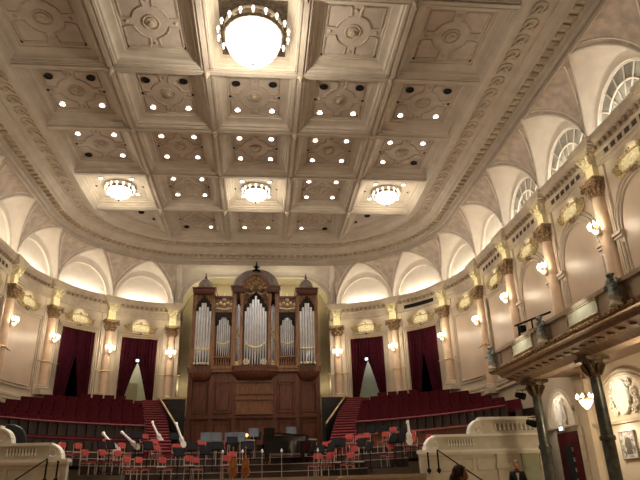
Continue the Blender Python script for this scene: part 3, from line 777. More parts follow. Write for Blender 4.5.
# pipes
def pipe(x, y, z0, z1, r, zm):
    m = M(); m.lathe([(.03, z0), (r * .45, z0 + .1), (r, zm), (r, z1), (r * .8, z1)], (x, y, 0), 10)
    p = OB('pipe', m, [TIN]); m = M()
    m.prismy([(x - r * .5, zm + .02), (x + r * .5, zm + .02), (x + r * .35, zm + .24), (x, zm + .34), (x - r * .35, zm + .24)], y - r * 1.04, y - r * .7)
    OB('pipe_mouth', m, [GLL], p)
for i in range(9):
    u = (i - 4) / 4; pipe(.72 * u, .0 - .18 * (1 - abs(u)), 9.0, 13.86 - 1.1 * abs(u), .085, 9.95 + .35 * abs(u))
for q in (-1, 1):
    for i in range(3): pipe(q * (1.12 + .1 * i), .25, 9.1, 13.35 - .12 * abs(i - 1), .05, 10.1)
    for i in range(7):
        u = (i - 3) / 3; pipe(q * 2.22 + .43 * u, .32, 9.66, 12.5 - .62 * u * u, .063, 10.35 + .15 * abs(u))
    for i in range(6):
        u = (i - 2.5) / 2.5; pipe(q * 3.62 + .46 * u, .05 - .1 * (1 - abs(u)), 9.0, 13.5 - .72 * abs(u), .088, 10.0 + .06 * abs(u))
    for z0, z1, c0 in ((10.9, 11.6, 1.22), (8.95, 9.25, 1.22)):
        m = M()
        for i in range(4): m.ball((q * (c0 + .07 * (-1) ** i), .1, z0 + (z1 - z0) * i / 3), .1, 0, 7, 5, (1, .6, 1.4))
        OB('gilded_carving', m, [GOL])
m = M()
m.tube([(.75 * u, -.24, 10.15 + .42 * u * u) for u in [-1 + i / 6 for i in range(13)]], .06, 6)
for q in (-1, 1):
    m.tube([(q * 2.22 + .45 * u, .2, 10.5 + .2 * u * u) for u in [-1 + i / 5 for i in range(11)]], .05, 6)
    m.tube([(q * 3.62 + .5 * u, -.1, 10.12) for u in [-1, -.5, 0, .5, 1]], .06, 6)
    for x in (.6,): m.tube([(q * x + .17 * cos(t), -.2, 9.2 + .17 * sin(t)) for t in [2 * pi * i / 12 for i in range(12)]], .05, 6, close=True); m.ball((q * x, -.2, 9.2), .08, 0, 7, 5)
    for i in range(5): m.ball((q * 3.62 - .45 + .225 * i, -.12, 9.1), .1, 0, 7, 4)
OB('gilded_garland', m, [GLL])

# ------------------------------------------------------------------ choir tiers left and right of the organ
RC, YC = 12.7, 21.4
def insx(r, y): return 5.1 + (y - 30.5) * .215            # inner edge (stair side)
def arc_range(r, dmin):
    a0 = a1 = None
    for i in range(0, 1000):
        a = i * .0016; x, y = r * sin(a), YC + r * cos(a)
        if y < 26.5: break
        ok = x > insx(r, y)
        dw = (HW - x) if y < Y0 else ((RR - math.hypot(max(0, x - AX), y - Y0)) if x > AX else Y0 + RR - y)
        if ok and dw > dmin:
            if a0 is None: a0 = a
            a1 = a
    return a0, a1
NT = 8
m = M(); m.box((0, 0, .44), (.58, .12, .56), 0); m.box((0, -.02, .72), (.59, .1, .1), 0)
m.box((0, -.24, .44), (.46, .42, .12), 0); m.box((0, .07, .36), (.56, .02, .56), 1)
for q in (-1, 1): m.box((q * .28, -.16, .24), (.04, .42, .48), 1)
seat_me = m.mesh('plush_chair', [SEA, SEW])
for sd in (1, -1):
    m = M()
    for k in range(NT + 1):
        r0 = RC + .0 + .92 * k; r1 = r0 + .92; z = 3.75 + .34 * k - (.4 if k == 0 else 0) * 0
        a0, a1 = arc_range(r0 + .02, .03); b0, b1 = arc_range(min(r1, 20.4), .03)
        if a0 is None or b0 is None: break
        A = [a0 + (a1 - a0) * i / 14 for i in range(15)]; B = [b0 + (b1 - b0) * i / 14 for i in range(15)]
        pa = [(sd * r0 * sin(t), YC + r0 * cos(t)) for t in A]; pb = [(sd * r1 * sin(t), YC + r1 * cos(t)) for t in B]
        m.grid([[(*p, 2.4 if k == 0 else z - .34) for p in pa], [(*p, z) for p in pa], [(*p, z) for p in pb]], 0)
    o = m.build('tiered_platform', [SEW]); tag(o, f'raked choir platform under the red seats {SIDE[sd]} of the organ', 'platform')
    # panelled front with a rail
    fr = thing('choir_parapet', f'panelled dark wood choir parapet with a rail {SIDE[sd]} of the organ', 'parapet', (0, 0, 0))
    a0, a1 = arc_range(RC - .1, 1.1); n = 18
    tt = [a0 + (a1 - a0) * i / n for i in range(n + 1)]
    def C(r, t, z): return (sd * r * sin(t), YC + r * cos(t), z)
    m = M(); m.grid([[C(r, t, z) for r, z in ((RC - .06, 3.78), (RC - .06, 2.3))] for t in tt]); m.build('lower_boarding', [WDB], fr)
    m = M()
    m.grid([[C(r, t, z) for r, z in ((RC - .04, 3.78), (RC - .04, 4.38))] for t in tt], 0)
    for t in tt: x, y, z = C(RC - .08, t, 4.08); m.box((x, y, z), (.1, .1, .6), 1, rz=-sd * t)
    m.build('panel_band', [PAN, SEW], fr)
    m = M(); m.grid([[C(r, t, z) for r, z in ((RC - .16, 3.72), (RC - .16, 3.8), (RC, 3.8))] for t in tt]); m.build('ledge', [SEA if sd < 0 else mat('rosy_ledge_wood', (.30, .10, .08), .4, var=.1)], fr)
    m = M(); m.grid([[C(r, t, z) for r, z in ((RC + .05, 4.36), (RC - .15, 4.38), (RC - .17, 4.42), (RC - .15, 4.46), (RC + .05, 4.46))] for t in tt]); m.build('rail', [mat('rosy_rail_plush', (.20, .03, .04), .6, var=.1)], fr)
    if sd == -1:
        m = M(); r2 = RC - .95; a0, a1 = arc_range(r2, .3); t2 = [a0 + (a1 - a0) * i / n for i in range(n + 1)]
        m.grid([[C(r, t, z) for r, z in ((r2 + .12, 2.3), (r2 - .0, 2.3), (r2, 3.55), (r2 + .12, 3.55), (r2 + .12, 2.3))] for t in t2], 0)
        for t in t2: x, y, z = C(r2 - .04, t, 3.2); m.box((x, y, z), (.1, .1, .6), 1, rz=-sd * t)
        m.tube([C(r2 + .03, t, 3.6) for t in t2], .06, 6, 2)
        o = m.build('choir_parapet', [PAN, SEW, SEA]); tag(o, 'lower panelled wood screen in front of the choir parapet left of the organ', 'parapet')
    for k in range(NT):
        r = RC + .55 + .92 * k; z = 3.75 + .34 * k
        a0, a1 = arc_range(r, .75)
        if k >= 5: a0 = max(a0, math.asin({5: 6.95, 6: 7.5, 7: 8.1}[k] / r))
        if a0 is None: continue
        cnt = int((a1 - a0) * r / .6)
        for i in range(cnt):
            t = a0 + (a1 - a0) * (i + .5) / cnt
            o = link('plush_chair', seat_me, None, (sd * r * sin(t), YC + r * cos(t), z), -sd * t)
            tag(o, f'red plush chair, {ORD[i + 1]} from the stair in the {ORD[k + 1]} row up, {SIDE[sd]} of organ', 'chair', f'red plush choir chairs {SIDE[sd]} of the organ')

# stairs beside the organ, landing parapets and hand rails
for sd in (1, -1):
    st = thing('staircase', f'red carpeted stair from the doorways down to the stage {SIDE[sd]} of the organ', 'stairs')
    m = M(); n = 20; A, B = Vector((6.55, 39.9, 6.6)), Vector((4.4, 30.3, 2.8))
    for i in range(n):
        p0 = A.lerp(B, i / n); p1 = A.lerp(B, (i + 1) / n); h = .68
        dirv = Vector((B.x - A.x, B.y - A.y)).normalized(); nx, ny = -dirv.y * h, dirv.x * h
        vs = [(sd * (p.x + q * nx), p.y + q * ny, z) for z in (p0.z, p1.z - .25) for p, q in ((p0, 1), (p0, -1), (p1, -1), (p1, 1))]
        m.add(vs, [(0, 1, 2, 3), (4, 5, 6, 7), (0, 1, 5, 4), (1, 2, 6, 5), (2, 3, 7, 6), (3, 0, 4, 7)], 0)
        m.tube([vs[2], vs[3]], .045, 6, 1)
    m.build('carpeted_steps', [RED, mat('step_edge_highlight', (.19, .016, .022), .7)], st)  # brighter nosing paints in the light caught by the step edges
    m = M(); m.bb(min(sd * 5.7, sd * 7.6), max(sd * 5.7, sd * 7.6), 39.3, 40.3, 6.35, 6.6); m.build('landing', [RED], st)
    # dark landing parapet between organ and hand rail
    m = M(); x0, x1 = sorted((sd * 4.5, sd * 6.35))
    m.bb(x0, x1, 40.0, 40.2, 3.0, 6.75, 0); m.bb(x0 - .02, x1 + .02, 39.95, 40.25, 6.75, 6.85, 1)
    m.build('landing_parapet', [mat('black_stained_panel', (.018, .014, .013), .5, var=.3), BRS], st)
    m = M(); pa, pb = (6.0, 39.3, 6.62), (3.9, 32.7, 4.2)
    m.add([(sd * (p[0] + e), p[1], p[2] - dz) for e in (-.03, .03) for p, dz in ((pa, 1.5), (pb, 1.4), (pb, 0), (pa, 0))], [(0, 1, 2, 3), (4, 5, 6, 7), (0, 1, 5, 4), (2, 3, 7, 6), (1, 2, 6, 5), (0, 3, 7, 4)], 0)
    m.build('side_panel', [BLK], st)
    m = M(); m.tube([(sd * 6.0, 39.3, 6.72), (sd * 4.0, 33.0, 4.42)], .055, 8); m.build('brass_handrail', [BRS], st)

# ------------------------------------------------------------------ stage
LEV = [(6.2, 1.6), (7.6, 1.9), (9.0, 2.25), (10.4, 2.6), (12.64, 2.95)]
def fl(x, y):
    r = math.hypot(x, y - YC)
    for lim, z in LEV:
        if r < lim: return z
    return 3.0
stg = thing('stage', 'orchestra stage with curved risers rising towards the organ', 'stage')
m = M(); m.bb(-7.0, 7.0, 24.4, 25.45, 1.5, 1.6, 0); m.bb(-7.0, 7.0, 24.45, 24.55, 0, 1.5, 1); m.bb(-7.0, 7.0, 24.36, 24.5, 1.48, 1.62, 2)
m.build('stage_front', [STG, FAS, FAS], stg)
pr = 0.0
for i, (r1, z) in enumerate(LEV):
    m = M(); n = 40
    def am(r): return math.acos(min(1, 3.9 / max(r, 3.9001)))
    inner = [(max(pr, 3.95) * sin(t), YC + max(pr, 3.95) * cos(t)) for t in [-am(max(pr, 3.95)) + 2 * am(max(pr, 3.95)) * k / n for k in range(n + 1)]]
    outer = [(r1 * sin(t), YC + r1 * cos(t)) for t in [-am(r1) + 2 * am(r1) * k / n for k in range(n + 1)]]
    m.grid([[(*p, z) for p in inner], [(*p, z) for p in outer]], 0)
    if i: m.grid([[(*p, LEV[i - 1][1]) for p in inner], [(*p, z) for p in inner]], 1)
    if i: m.tube([(p[0], p[1] - .01, z) for p in inner], .02, 4, 2)
    m.build('riser', [STG, PAN, MET], stg); pr = r1
m = M(); m.bb(-4.3, 4.3, 33.6, 40.4, 2.7, 3.0); m.build('rear_platform', [STG], stg)

# white side balustrades
for sd in (1, -1):
    b = thing('balustrade', f'white stepped stage balustrade with scrolls and grilles at the {SIDE[sd]} of the stage', 'balustrade', (0, 25.0, 0))
    X = lambda a, c: sorted((sd * a, sd * c))
    m = M(); x0, x1 = X(6.95, 12.3); m.bb(x0, x1, -.1, .2, 0, 2.38)
    x0, x1 = X(7.72, 12.3); m.bb(x0, x1, -.02, .2, 2.5, 3.0)
    x0, x1 = X(9.7, 12.3); m.bb(x0, x1, -.02, .2, 3.1, 3.66)
    x0, x1 = X(12.1, 12.3); m.bb(x0, x1, .2, 2.2, 0, 3.7)
    for a0, a1 in ((7.1, 9.1), (9.3, 11.0)):
        q0, q1 = X(a0, a1); m.tube([(q0, -.1, 1.7), (q1, -.1, 1.7), (q1, -.1, 2.15), (q0, -.1, 2.15)], .03, 5, 0, close=True)
    for a in (10.35, 12.2): q0, q1 = X(a - .22, a + .22); m.bb(q0, q1, -.18, 0, 0, 2.3); m.bb(q0 - .05, q1 + .05, -.22, 0, 1.75, 1.95)
    m.build('wall_panel', [mat('ivory_balustrade_wall', (.60, .56, .46), .5, var=.05)], b)
    m = M(); x0, x1 = X(6.9, 12.3); m.bb(x0, x1, -.22, .28, 2.38, 2.5); m.bb(x0 + .04, x1 - .04, -.16, .24, 2.3, 2.38)
    x0, x1 = X(7.6, 12.3); m.bb(x0, x1, -.14, .26, 3.0, 3.1); x0, x1 = X(9.6, 12.3); m.bb(x0, x1, -.14, .26, 3.66, 3.77)
    m.build('coping', [WHT], b)
    for xc, z0, r in ((7.72, 2.5, .52), (9.7, 3.1, .55)):
        m = M(); n = 10
        arc_ = [(sd * (xc - r * sin(t)), z0 + r * cos(t)) for t in [pi / 2 * i / n for i in range(n + 1)]]
        m.prismy([(sd * xc, z0)] + arc_, -.02, .2); m.tube([(x, -.04, z) for x, z in arc_], .06, 6); m.tube([(x, .22, z) for x, z in arc_], .06, 6)
        m.tube([(sd * (xc - .16 + .12 * cos(t)), -.04, z0 + .2 + .12 * sin(t)) for t in [2 * pi * i / 10 for i in range(10)]], .035, 5, close=True)
        m.build('scroll', [WHT], b)
    for xa, xb, z in ((8.2, 9.25, 2.62), (10.3, 12.0, 3.22)):
        m = M(); q0, q1 = X(xa, xb); m.bb(q0, q1, -.03, .0, z, z + .28, 1); k = 9
        for i in range(k + 1): m.lathe([(.035, z), (.05, z + .08), (.025, z + .16), (.035, z + .28)], (q0 + (q1 - q0) * i / k, -.05, 0), 6, 0)
        m.build('grille', [WHT, WHD], b)
    h = thing('stair_handrail', f'black iron handrail sloping down in front of the {SIDE[sd]} stage balustrade', 'handrail', (0, 24.3, 0))
    m = M()
    for x in (7.1, 7.5): m.tube([(sd * x, 0, 1.6), (sd * x, 0, 2.4)], .035, 6); m.ball((sd * x, 0, 1.72), .09, 0, 8, 5)
    m.build('post', [BLK], h)
    m = M(); m.tube([(sd * 7.5, 0, 2.48), (sd * 8.4, -.6, 1.7), (sd * 9.3, -1.4, .9)], .025, 6); m.tube([(sd * 7.5, 0, 1.6), (sd * 7.5, 0, 2.48)], .025, 6); m.tube([(sd * 9.3, -1.4, .9), (sd * 9.3, -1.4, 0)], .025, 6); m.build('rail', [BLK], h)
o = thing('doorway_recess', '', 'x'); bpy.data.objects.remove(o)
dg = thing('door_6', 'dull green door in the white wall right of the stage beside the dark-suited man', 'door', (0, 0, 0), kind='structure')
m = M(); m.bb(11.2, 11.9, 24.82, 24.92, 0, 2.3); m.build('door_leaf', [DGR], dg)
m = M(); m.ball((11.3, 24.79, 1.1), .04, 0, 6, 4); m.build('door_handle', [BRS], dg)

# ------------------------------------------------------------------ orchestra furniture
def rows_label(items):
    lv = {}
    for it in items: lv.setdefault(it[2], []).append(it)
    out = []
    NM = {1.6: 'on the stage floor', 1.9: 'on the lowest riser', 2.25: 'on the second riser', 2.6: 'on the third riser', 2.95: 'on the top riser'}
    for z, l in lv.items():
        for k, it in enumerate(sorted(l)): out.append((it, f'{ORD[k + 1]} from the left {NM[z]}'))
    return out
CH_XY = [(-7.45, 26.15), (-7.0, 26.75), (-6.3, 25.4), (-5.7, 25.6), (-6.02, 27.9), (-5.28, 26.4), (-4.64, 25.3), (-5.31, 27.1), (-4.29, 25.8), (-4.48, 29.9), (-4.21, 28.9),
         (-3.49, 26.5), (-3.21, 28.3), (-2.27, 25.45), (-2.23, 27.0), (-1.23, 31.6), (-.81, 28.85), (4.61, 29.35), (5.35, 28.85), (4.47, 27.1), (3.6, 28.05), (3.31, 26.5), (4.08, 25.9),
         (3.45, 28.9), (2.74, 26.2), (6.15, 28.35), (5.78, 25.8), (7.36, 28.2), (7.08, 26.9), (7.55, 26.1), 
         (-.9, 25.9), (-5.2, 31.2), (-2.4, 31.0), (5.2, 30.2), (6.9, 30.0), (-6.4, 29.0), (-1.6, 30.4)]
t = thing('orchestra_chair', 'x', 'chair', (0, 0, 0), 0, 'red-padded orchestra chairs on the stage')
m = M(); m.prismy([(-.16, .73), (.16, .73), (.19, .78), (.19, .9), (.14, .95), (-.14, .95), (-.19, .9), (-.19, .78)], .16, .23, 0); m.build('backrest', [CHR], t)
m = M(); m.box((0, -.02, .47), (.44, .42, .07), 0); m.build('seat', [mat('dark_red_seat_pad', (.26, .04, .04), .7)], t)
m = M()
for q in (-1, 1):
    m.tube([(q * .2, -.2, 0), (q * .2, -.2, .45)], .017, 5); m.tube([(q * .2, .22, 0), (q * .2, .2, .45), (q * .2, .24, .9)], .017, 5)
    m.tube([(q * .2, -.2, .43), (q * .2, .2, .43)], .016, 5)
m.tube([(-.2, -.2, .43), (.2, -.2, .43)], .018, 5); m.tube([(-.2, .21, .58), (.2, .21, .58)], .016, 5)
m.build('frame', [MET], t)
CHK = Kind(t)
items = [(x, y, fl(x, y)) for x, y in CH_XY]
for (x, y, z), lb in rows_label(items):
    rz = math.atan2(x, -(24.0 - y)) * -1.0 + random.uniform(-.15, .15)
    CHK.put((x, y, z), -math.atan2(x, y - 23.0) , 'chair with red pads and pale frame, ' + lb)

ST_XY = [(-4.22, 26.4), (-5.37, 29.8), (-2.52, 27.5), (-1.77, 25.4), (-1.4, 27.45), (-1.64, 27.8), (-.11, 28.2), (-.88, 29.4), (.22, 31.65),
         (3.35, 25.1), (4.05, 27.45), (4.94, 27.15), (4.91, 25.05), (3.01, 26.6), (3.75, 26.5), (5.98, 25.1), (6.4, 29.25), (6.33, 25.45), (5.75, 29.2), (6.05, 25.7), (6.7, 26.4), (-5.99, 25.9), (-5.5, 25.3), (-2.9, 26.0), (-3.8, 30.9)]
t = thing('music_stand', 'x', 'music stand', (0, 0, 0), 0, 'black music stands on the stage')
m = M(); m.box((0, .02, 1.12), (.52, .025, .36), 0, rx=.35); m.box((0, .1, .96), (.52, .1, .02), 0, rx=.35); m.build('desk', [BLK], t)
m = M(); m.tube([(0, 0, .05), (0, 0, 1.1)], .018, 6); m.build('pole', [BLK], t)
m = M()
for k in range(3): a = 2 * pi * k / 3; m.tube([(0, 0, .18), (.26 * cos(a), .26 * sin(a), .012)], .014, 5)
m.build('tripod', [BLK], t)
STK = Kind(t)
for (x, y, z), lb in rows_label([(x, y, fl(x, y)) for x, y in ST_XY]):
    STK.put((x, y, z), -math.atan2(x, y - 23.0) + pi, 'black tripod music stand, ' + lb)

def instrument(label, x, y, lean, h=1.5, base=.0):
    K = .8; z = fl(x, y); t = thing('string_instrument', label, 'instrument', (x, y, z), lean[1], 'pale long-necked instruments among the chairs')
    m = M(); n = 22; out = []
    for i in range(n):
        a = 2 * pi * i / n; w = .2 * (1 - .3 * math.exp(-((sin(a)) / .3) ** 2)) * (1 if sin(a) < 0 else .84); out.append((w * cos(a), .38 + .36 * sin(a)))
    tl = lean[0]; R = lambda p: (K * (p[0] * cos(tl) - p[2] * sin(tl)), K * p[1], K * (p[0] * sin(tl) + p[2] * cos(tl)) + .5)
    vs = [R((a, yy, b)) for yy in (-.06, .06) for a, b in out]
    m.add(vs, [tuple(range(n))[::-1], tuple(range(n, 2 * n))] + [(i, (i + 1) % n, n + (i + 1) % n, n + i) for i in range(n)]); m.build('body', [INS], t)
    m = M(); m.tube([R((0, -.07, .5)), R((0, -.09, .9)), R((0, -.06, 1.3)), R((0, -.02, h))], [.06, .055, .05, .06], 6); m.ball(R((0, .0, h)), .08, 0, 8, 5); m.build('neck', [INS], t)
    m = M(); m.tube([R((0, 0, .05)), (0, 0, 0)], .02, 5); m.build('end_pin', [BLK], t)
instrument('pale long-necked instrument leaning left, leftmost among the chairs', -5.43, 26.85, (.75, 0), 1.4)
instrument('pale long-necked instrument leaning left, second from the left balustrade', -5.25, 30.1, (.85, .2), 1.45)
instrument('pale long-necked instrument leaning left, third from the left balustrade', -4.5, 31.9, (.5, -.1), 1.5)
instrument('pale long-necked instrument leaning left, nearest to the organ stair handrail', -3.12, 29.85, (.4, .1), 1.5)
instrument('upright pale long-necked instrument beside the right stage balustrade', 6.83, 26.0, (.03, 0), 1.2)

p = thing('grand_piano', 'black grand piano in the middle of the stage below the organ', 'piano', (.55, 29.2, 2.25))
m = M(); outline = [(0, -.75), (.55, -.75), (1.2, -.72), (1.7, -.55), (2.0, -.2), (2.2, .2), (2.32, .5), (2.2, .72), (1.9, .78), (0, .78)]
m.prism(outline, .45, .98, 0); m.build('case', [PBK], p)
m = M(); vs = outline
hz = lambda x, y: 1.0 + .22 + .06 * (2.3 - x) * .9
m.add([(x, y, hz(x, y)) for x, y in outline[2:] + [(.45, .78), (.45, -.75)]] + [(x, y, hz(x, y) + .03) for x, y in outline[2:] + [(.45, .78), (.45, -.75)]],
      [tuple(range(9)) + (9,) if len(outline[2:]) + 2 == 10 else tuple(range(len(outline[2:]) + 2)), tuple(range(len(outline[2:]) + 2, 2 * (len(outline[2:]) + 2)))] + [(i, (i + 1) % (len(outline[2:]) + 2), (len(outline[2:]) + 2) + (i + 1) % (len(outline[2:]) + 2), (len(outline[2:]) + 2) + i) for i in range(len(outline[2:]) + 2)], 0)
m.build('lid', [PBK], p)
m = M(); m.prism([(.02, -.72), (2.0, -.3), (2.2, .3), (2.1, .7), (.02, .74)], .98, 1.22, 0); m.build('inner_rim', [PBK], p)
m = M(); m.box((.3, 0, 1.28), (.04, 1.3, .6), 0, ry=.2); m.box((.2, 0, 1.05), (.4, 1.3, .15), 0); m.box((.3, -.6, 1.3), (.5, .04, .55)); m.build('music_desk', [PBK], p)
m = M(); m.box((-.12, 0, .7), (.26, 1.3, .06), 0); m.build('keyboard', [PPR], p)
m = M(); m.box((-.1, 0, .62), (.34, 1.46, .1), 0)
for q in (-1, 1): m.box((-.1, q * .72, .74), (.34, .06, .2), 0)
m.build('key_bed', [PBK], p)
for x, y in ((.2, -.6), (.2, .6), (1.9, .35)):
    m = M(); m.lathe([(.05, 0), (.05, .08), (.07, .12), (.09, .4), (.1, .45)], (x, y, 0), 10); m.build('leg', [PBK], p)
m = M(); m.box((.35, 0, .3), (.06, .3, .56)); m.box((.25, 0, .08), (.25, .3, .05)); m.build('pedal_lyre', [BRS], p)
b = thing('piano_bench', 'black piano bench at the keyboard end of the grand piano', 'bench', (-.15, 29.2, 2.25))
m = M(); m.box((0, 0, .48), (.36, .7, .1)); m.build('seat', [PBK], b)
for x in (-.14, .14):
    for y in (-.3, .3): m = M(); m.tube([(x, y, 0), (x, y, .44)], .025, 6); m.build('leg', [PBK], b)

for k, (x, y) in enumerate([(-2.1, 29.35), (-1.62, 29.45), (-1.0, 29.62), (-.5, 29.5), (.1, 31.5), (2.0, 31.2)]):
    z = fl(x, y); t = thing('sound_shield', f'hazy clear sound shield on a stand, {ORD[k + 1]} from the left before the organ', 'sound shield', (x, y, z), 0, 'hazy sound shields')
    m = M(); m.box((0, 0, 1.28), (.5, .025, .42)); m.build('pane', [ACR], t)
    m = M(); m.tube([(0, .04, .02), (0, .04, 1.15)], .018, 6); m.box((0, .04, .015), (.36, .3, .03)); m.build('stand', [MET], t)
for k, (x, y) in enumerate([(-.95, 31.0), (-.2, 30.6), (2.9, 30.9)]):
    z = fl(x, y); t = thing('timpani_drum', f'dark kettle drum, {ORD[k + 1]} from the left on the rear risers', 'drum', (x, y, z), 0, 'dark drums behind the piano')
    m = M(); m.lathe([(.05, .25), (.22, .3), (.33, .5), (.36, .82)], n=18); m.build('kettle', [DRM], t)
    m = M(); m.lathe([(.001, .84), (.35, .84), (.38, .85), (.38, .8), (.36, .78)], n=18); m.build('drum_head', [mat('milky_drum_head', (.35, .34, .3), .5)], t)
    for q in range(3): a = 2 * pi * q / 3; M().tube([(.36 * cos(a), .36 * sin(a), .7), (.4 * cos(a), .4 * sin(a), .0)], .02, 5).build('leg', [MET], t)
for k, (x, y) in enumerate([(-1.08, 25.7), (-.27, 25.7), (.53, 25.7), (1.33, 25.7), (2.85, 25.9)]):
    t = thing('microphone_stand', f'thin microphone stand with a pale tip, {ORD[k + 1]} from the left at the stage front', 'microphone stand', (x, y, fl(x, y)), 0, 'pale-tipped stands at the stage front')
    m = M(); m.tube([(0, 0, .0), (0, 0, 1.0)], .013, 6); m.lathe([(.16, 0), (.16, .02), (.02, .04)], n=12); m.build('pole', [MET], t)
    m = M(); m.lathe([(.045, 0), (.05, .05), (.02, .12), (.001, .15)], (0, 0, 1.0), 8); m.build('tip', [PPR], t)
for k, (x, y, rz) in enumerate([(-.62, 24.95, .1), (-.12, 25.0, -.15)]):
    t = thing('cello', f'amber cello resting on its end at the stage front, {"left" if k == 0 else "right"} one of the two', 'cello', (x, y, 1.6), rz, 'amber cellos at the stage front')
    m = M(); n = 24; out = []
    for i in range(n):
        a = 2 * pi * i / n; w = .21 * (1 - .32 * math.exp(-((sin(a)) / .3) ** 2)) * (1 if sin(a) < 0 else .82); out.append((w * cos(a), .42 + .36 * sin(a)))
    m.prismy(out, -.06, .06); m.build('body', [CEL], t)
    m = M(); m.tube([(0, -.08, .42), (0, -.08, .8), (0, .0, 1.15)], [.03, .025, .02], 6); m.ball((0, 0, 1.16), .04, 0, 6, 4); m.build('neck', [CEL], t)
    m = M(); m.tube([(0, 0, 0), (0, 0, .08)], .012, 5); m.build('end_pin', [MET], t)
for k, (x, y, z, rz) in enumerate([(3.52, 25.35, 2.12, .2), (4.5, 25.3, 2.12, -.2), (-3.49, 25.6, 2.12, .3), (-2.3, 25.1, 2.12, .1), (-.35, 25.3, 2.12, 0)]):
    t = thing('side_table', f'small stage table carrying white sheets, {ORD[k + 1]} from the left along the stage front', 'table', (x, y, 1.6), rz, 'small tables at the stage front')
    m = M(); m.box((0, 0, .5), (.42, .3, .03)); m.build('top', [BLK], t)
    m = M(); m.tube([(0, 0, 0), (0, 0, .5)], .02, 6); m.box((0, 0, .01), (.3, .3, .02)); m.build('pedestal', [BLK], t)
    o = M().box((0, 0, 0), (.36, .24, .04)).build('sheet_music', [PPR], None, loc=(x, y, z + .018), rz=rz)
    o.location.z = 1.6 + .5 + .015 + .02
    tag(o, f'white sheet music stack on the {ORD[k + 1]} small table from the left', 'sheet music', 'white sheets at the stage front')
t = thing('stand_lamp', 'small amber glowing lamp on a stand left of the piano', 'lamp', (-.25, 31.6, 2.6))
m = M(); m.tube([(0, 0, 0), (0, 0, 1.1)], .015, 6); m.lathe([(.14, 0), (.14, .02), (.01, .04)], n=10); m.build('stand', [BRS], t)
m = M(); m.ball((0, 0, 1.16), .08, 0, 8, 6); m.build('bulb', [AMB], t)
o = M().box((0, 0, .14), (.36, .25, .28)).box((0, 0, .29), (.38, .27, .03)).build('white_box', [PPR], None, loc=(-.55, 38.5, 3.0)); 
bpy.data.objects.remove(o)
t = thing('bass_drum', 'dark round drum standing behind the left stage balustrade', 'drum', (-9.9, 26.6, 2.6))
m = M(); m.lathe([(.001, -.2), (.62, -.2), (.66, -.16), (.66, .16), (.62, .2), (.001, .2)], n=28); me = m.mesh('shell', [DRM])
s_ = link('shell', me, t, (0, 0, .72)); s_.rotation_euler = (pi / 2, 0, .25)
m = M(); m.box((0, 0, .05), (.8, .5, .1)); m.build('stand', [BLK], t)

# ------------------------------------------------------------------ right gallery
XF, YE = 10.17, 24.1
g = thing('gallery', 'long side gallery with a painted parapet and brown soffit along the right wall', 'balcony')
m = M(); m.bb(XF, XF + .22, -4.6, YE, 5.55, 6.12, 0); m.bb(XF + .22, HW, YE - .22, YE, 5.55, 6.12, 0)
for y in [YE - .7 - 4.41 * k for k in range(6)]: m.bb(XF - .05, XF, y - .42, y + .42, 5.58, 6.1, 0)
m.build('parapet', [GRC], g)
m = M(); m.bb(XF - .1, XF + .32, -4.6, YE + .1, 6.12, 6.24); m.bb(XF + .2, HW, YE - .32, YE + .1, 6.12, 6.24); m.build('hand_rail', [GRC], g)
m = M(); m.bb(XF - .12, XF + .1, -4.6, YE + .12, 5.46, 5.56); m.bb(XF - .06, XF + .1, -4.6, YE + .06, 5.4, 5.46)
y = YE
while y > 4:
    m.ball((XF - .1, y, 5.5), .07, 0, 6, 4); y -= .22
m.build('gilded_moulding', [GDK], g)
m = M(); prof = [(XF - .02, 5.42), (XF + .25, 5.36), (XF + .3, 5.26), (XF + .9, 5.12), (XF + 1.05, 4.98), (XF + 1.55, 4.98), (XF + 1.6, 5.2), (HW, 5.25)]
m.grid([[(x, y, z) for x, z in prof] for y in (-4.6, YE - .05)], 0)
m.add([(x, YE - .05, z) for x, z in prof] + [(HW, YE - .05, 5.55), (XF, YE - .05, 5.55)], [tuple(range(len(prof) + 2))], 0)
y = YE - .3
while y > 6:
    m.box((XF + .6, y, 5.17), (.2, .2, .08), 1, rz=.78, ry=.2); y -= .55
m.build('soffit', [SOF, mat('dark_soffit_modillion', (.15, .095, .06), .6)], g)
m = M(); m.bb(XF + .22, HW, -4.6, YE - .1, 5.5, 5.58); m.build('gallery_floor', [SOF], g)
for k, y in enumerate((20.85, 16.4, 12.0)):
    q = thing('plaque', '', 'x'); bpy.data.objects.remove(q)
    m = M(); m.bb(XF - .05, XF, y - .86, y + .86, 5.72, 6.06, 0); pl = m.build('plaque', [RPT], g)
    m = M(); m.tube([(XF - .05, y - .9, 5.68), (XF - .05, y + .9, 5.68), (XF - .05, y + .9, 6.1), (XF - .05, y - .9, 6.1)], .035, 5, close=True); m.build('gilt_frame', [GLL], pl)
    spot('plaque_light', (XF - .6, y, 6.4), 17, 100, .05, (1, .95, .75), to=(XF, y, 5.85))
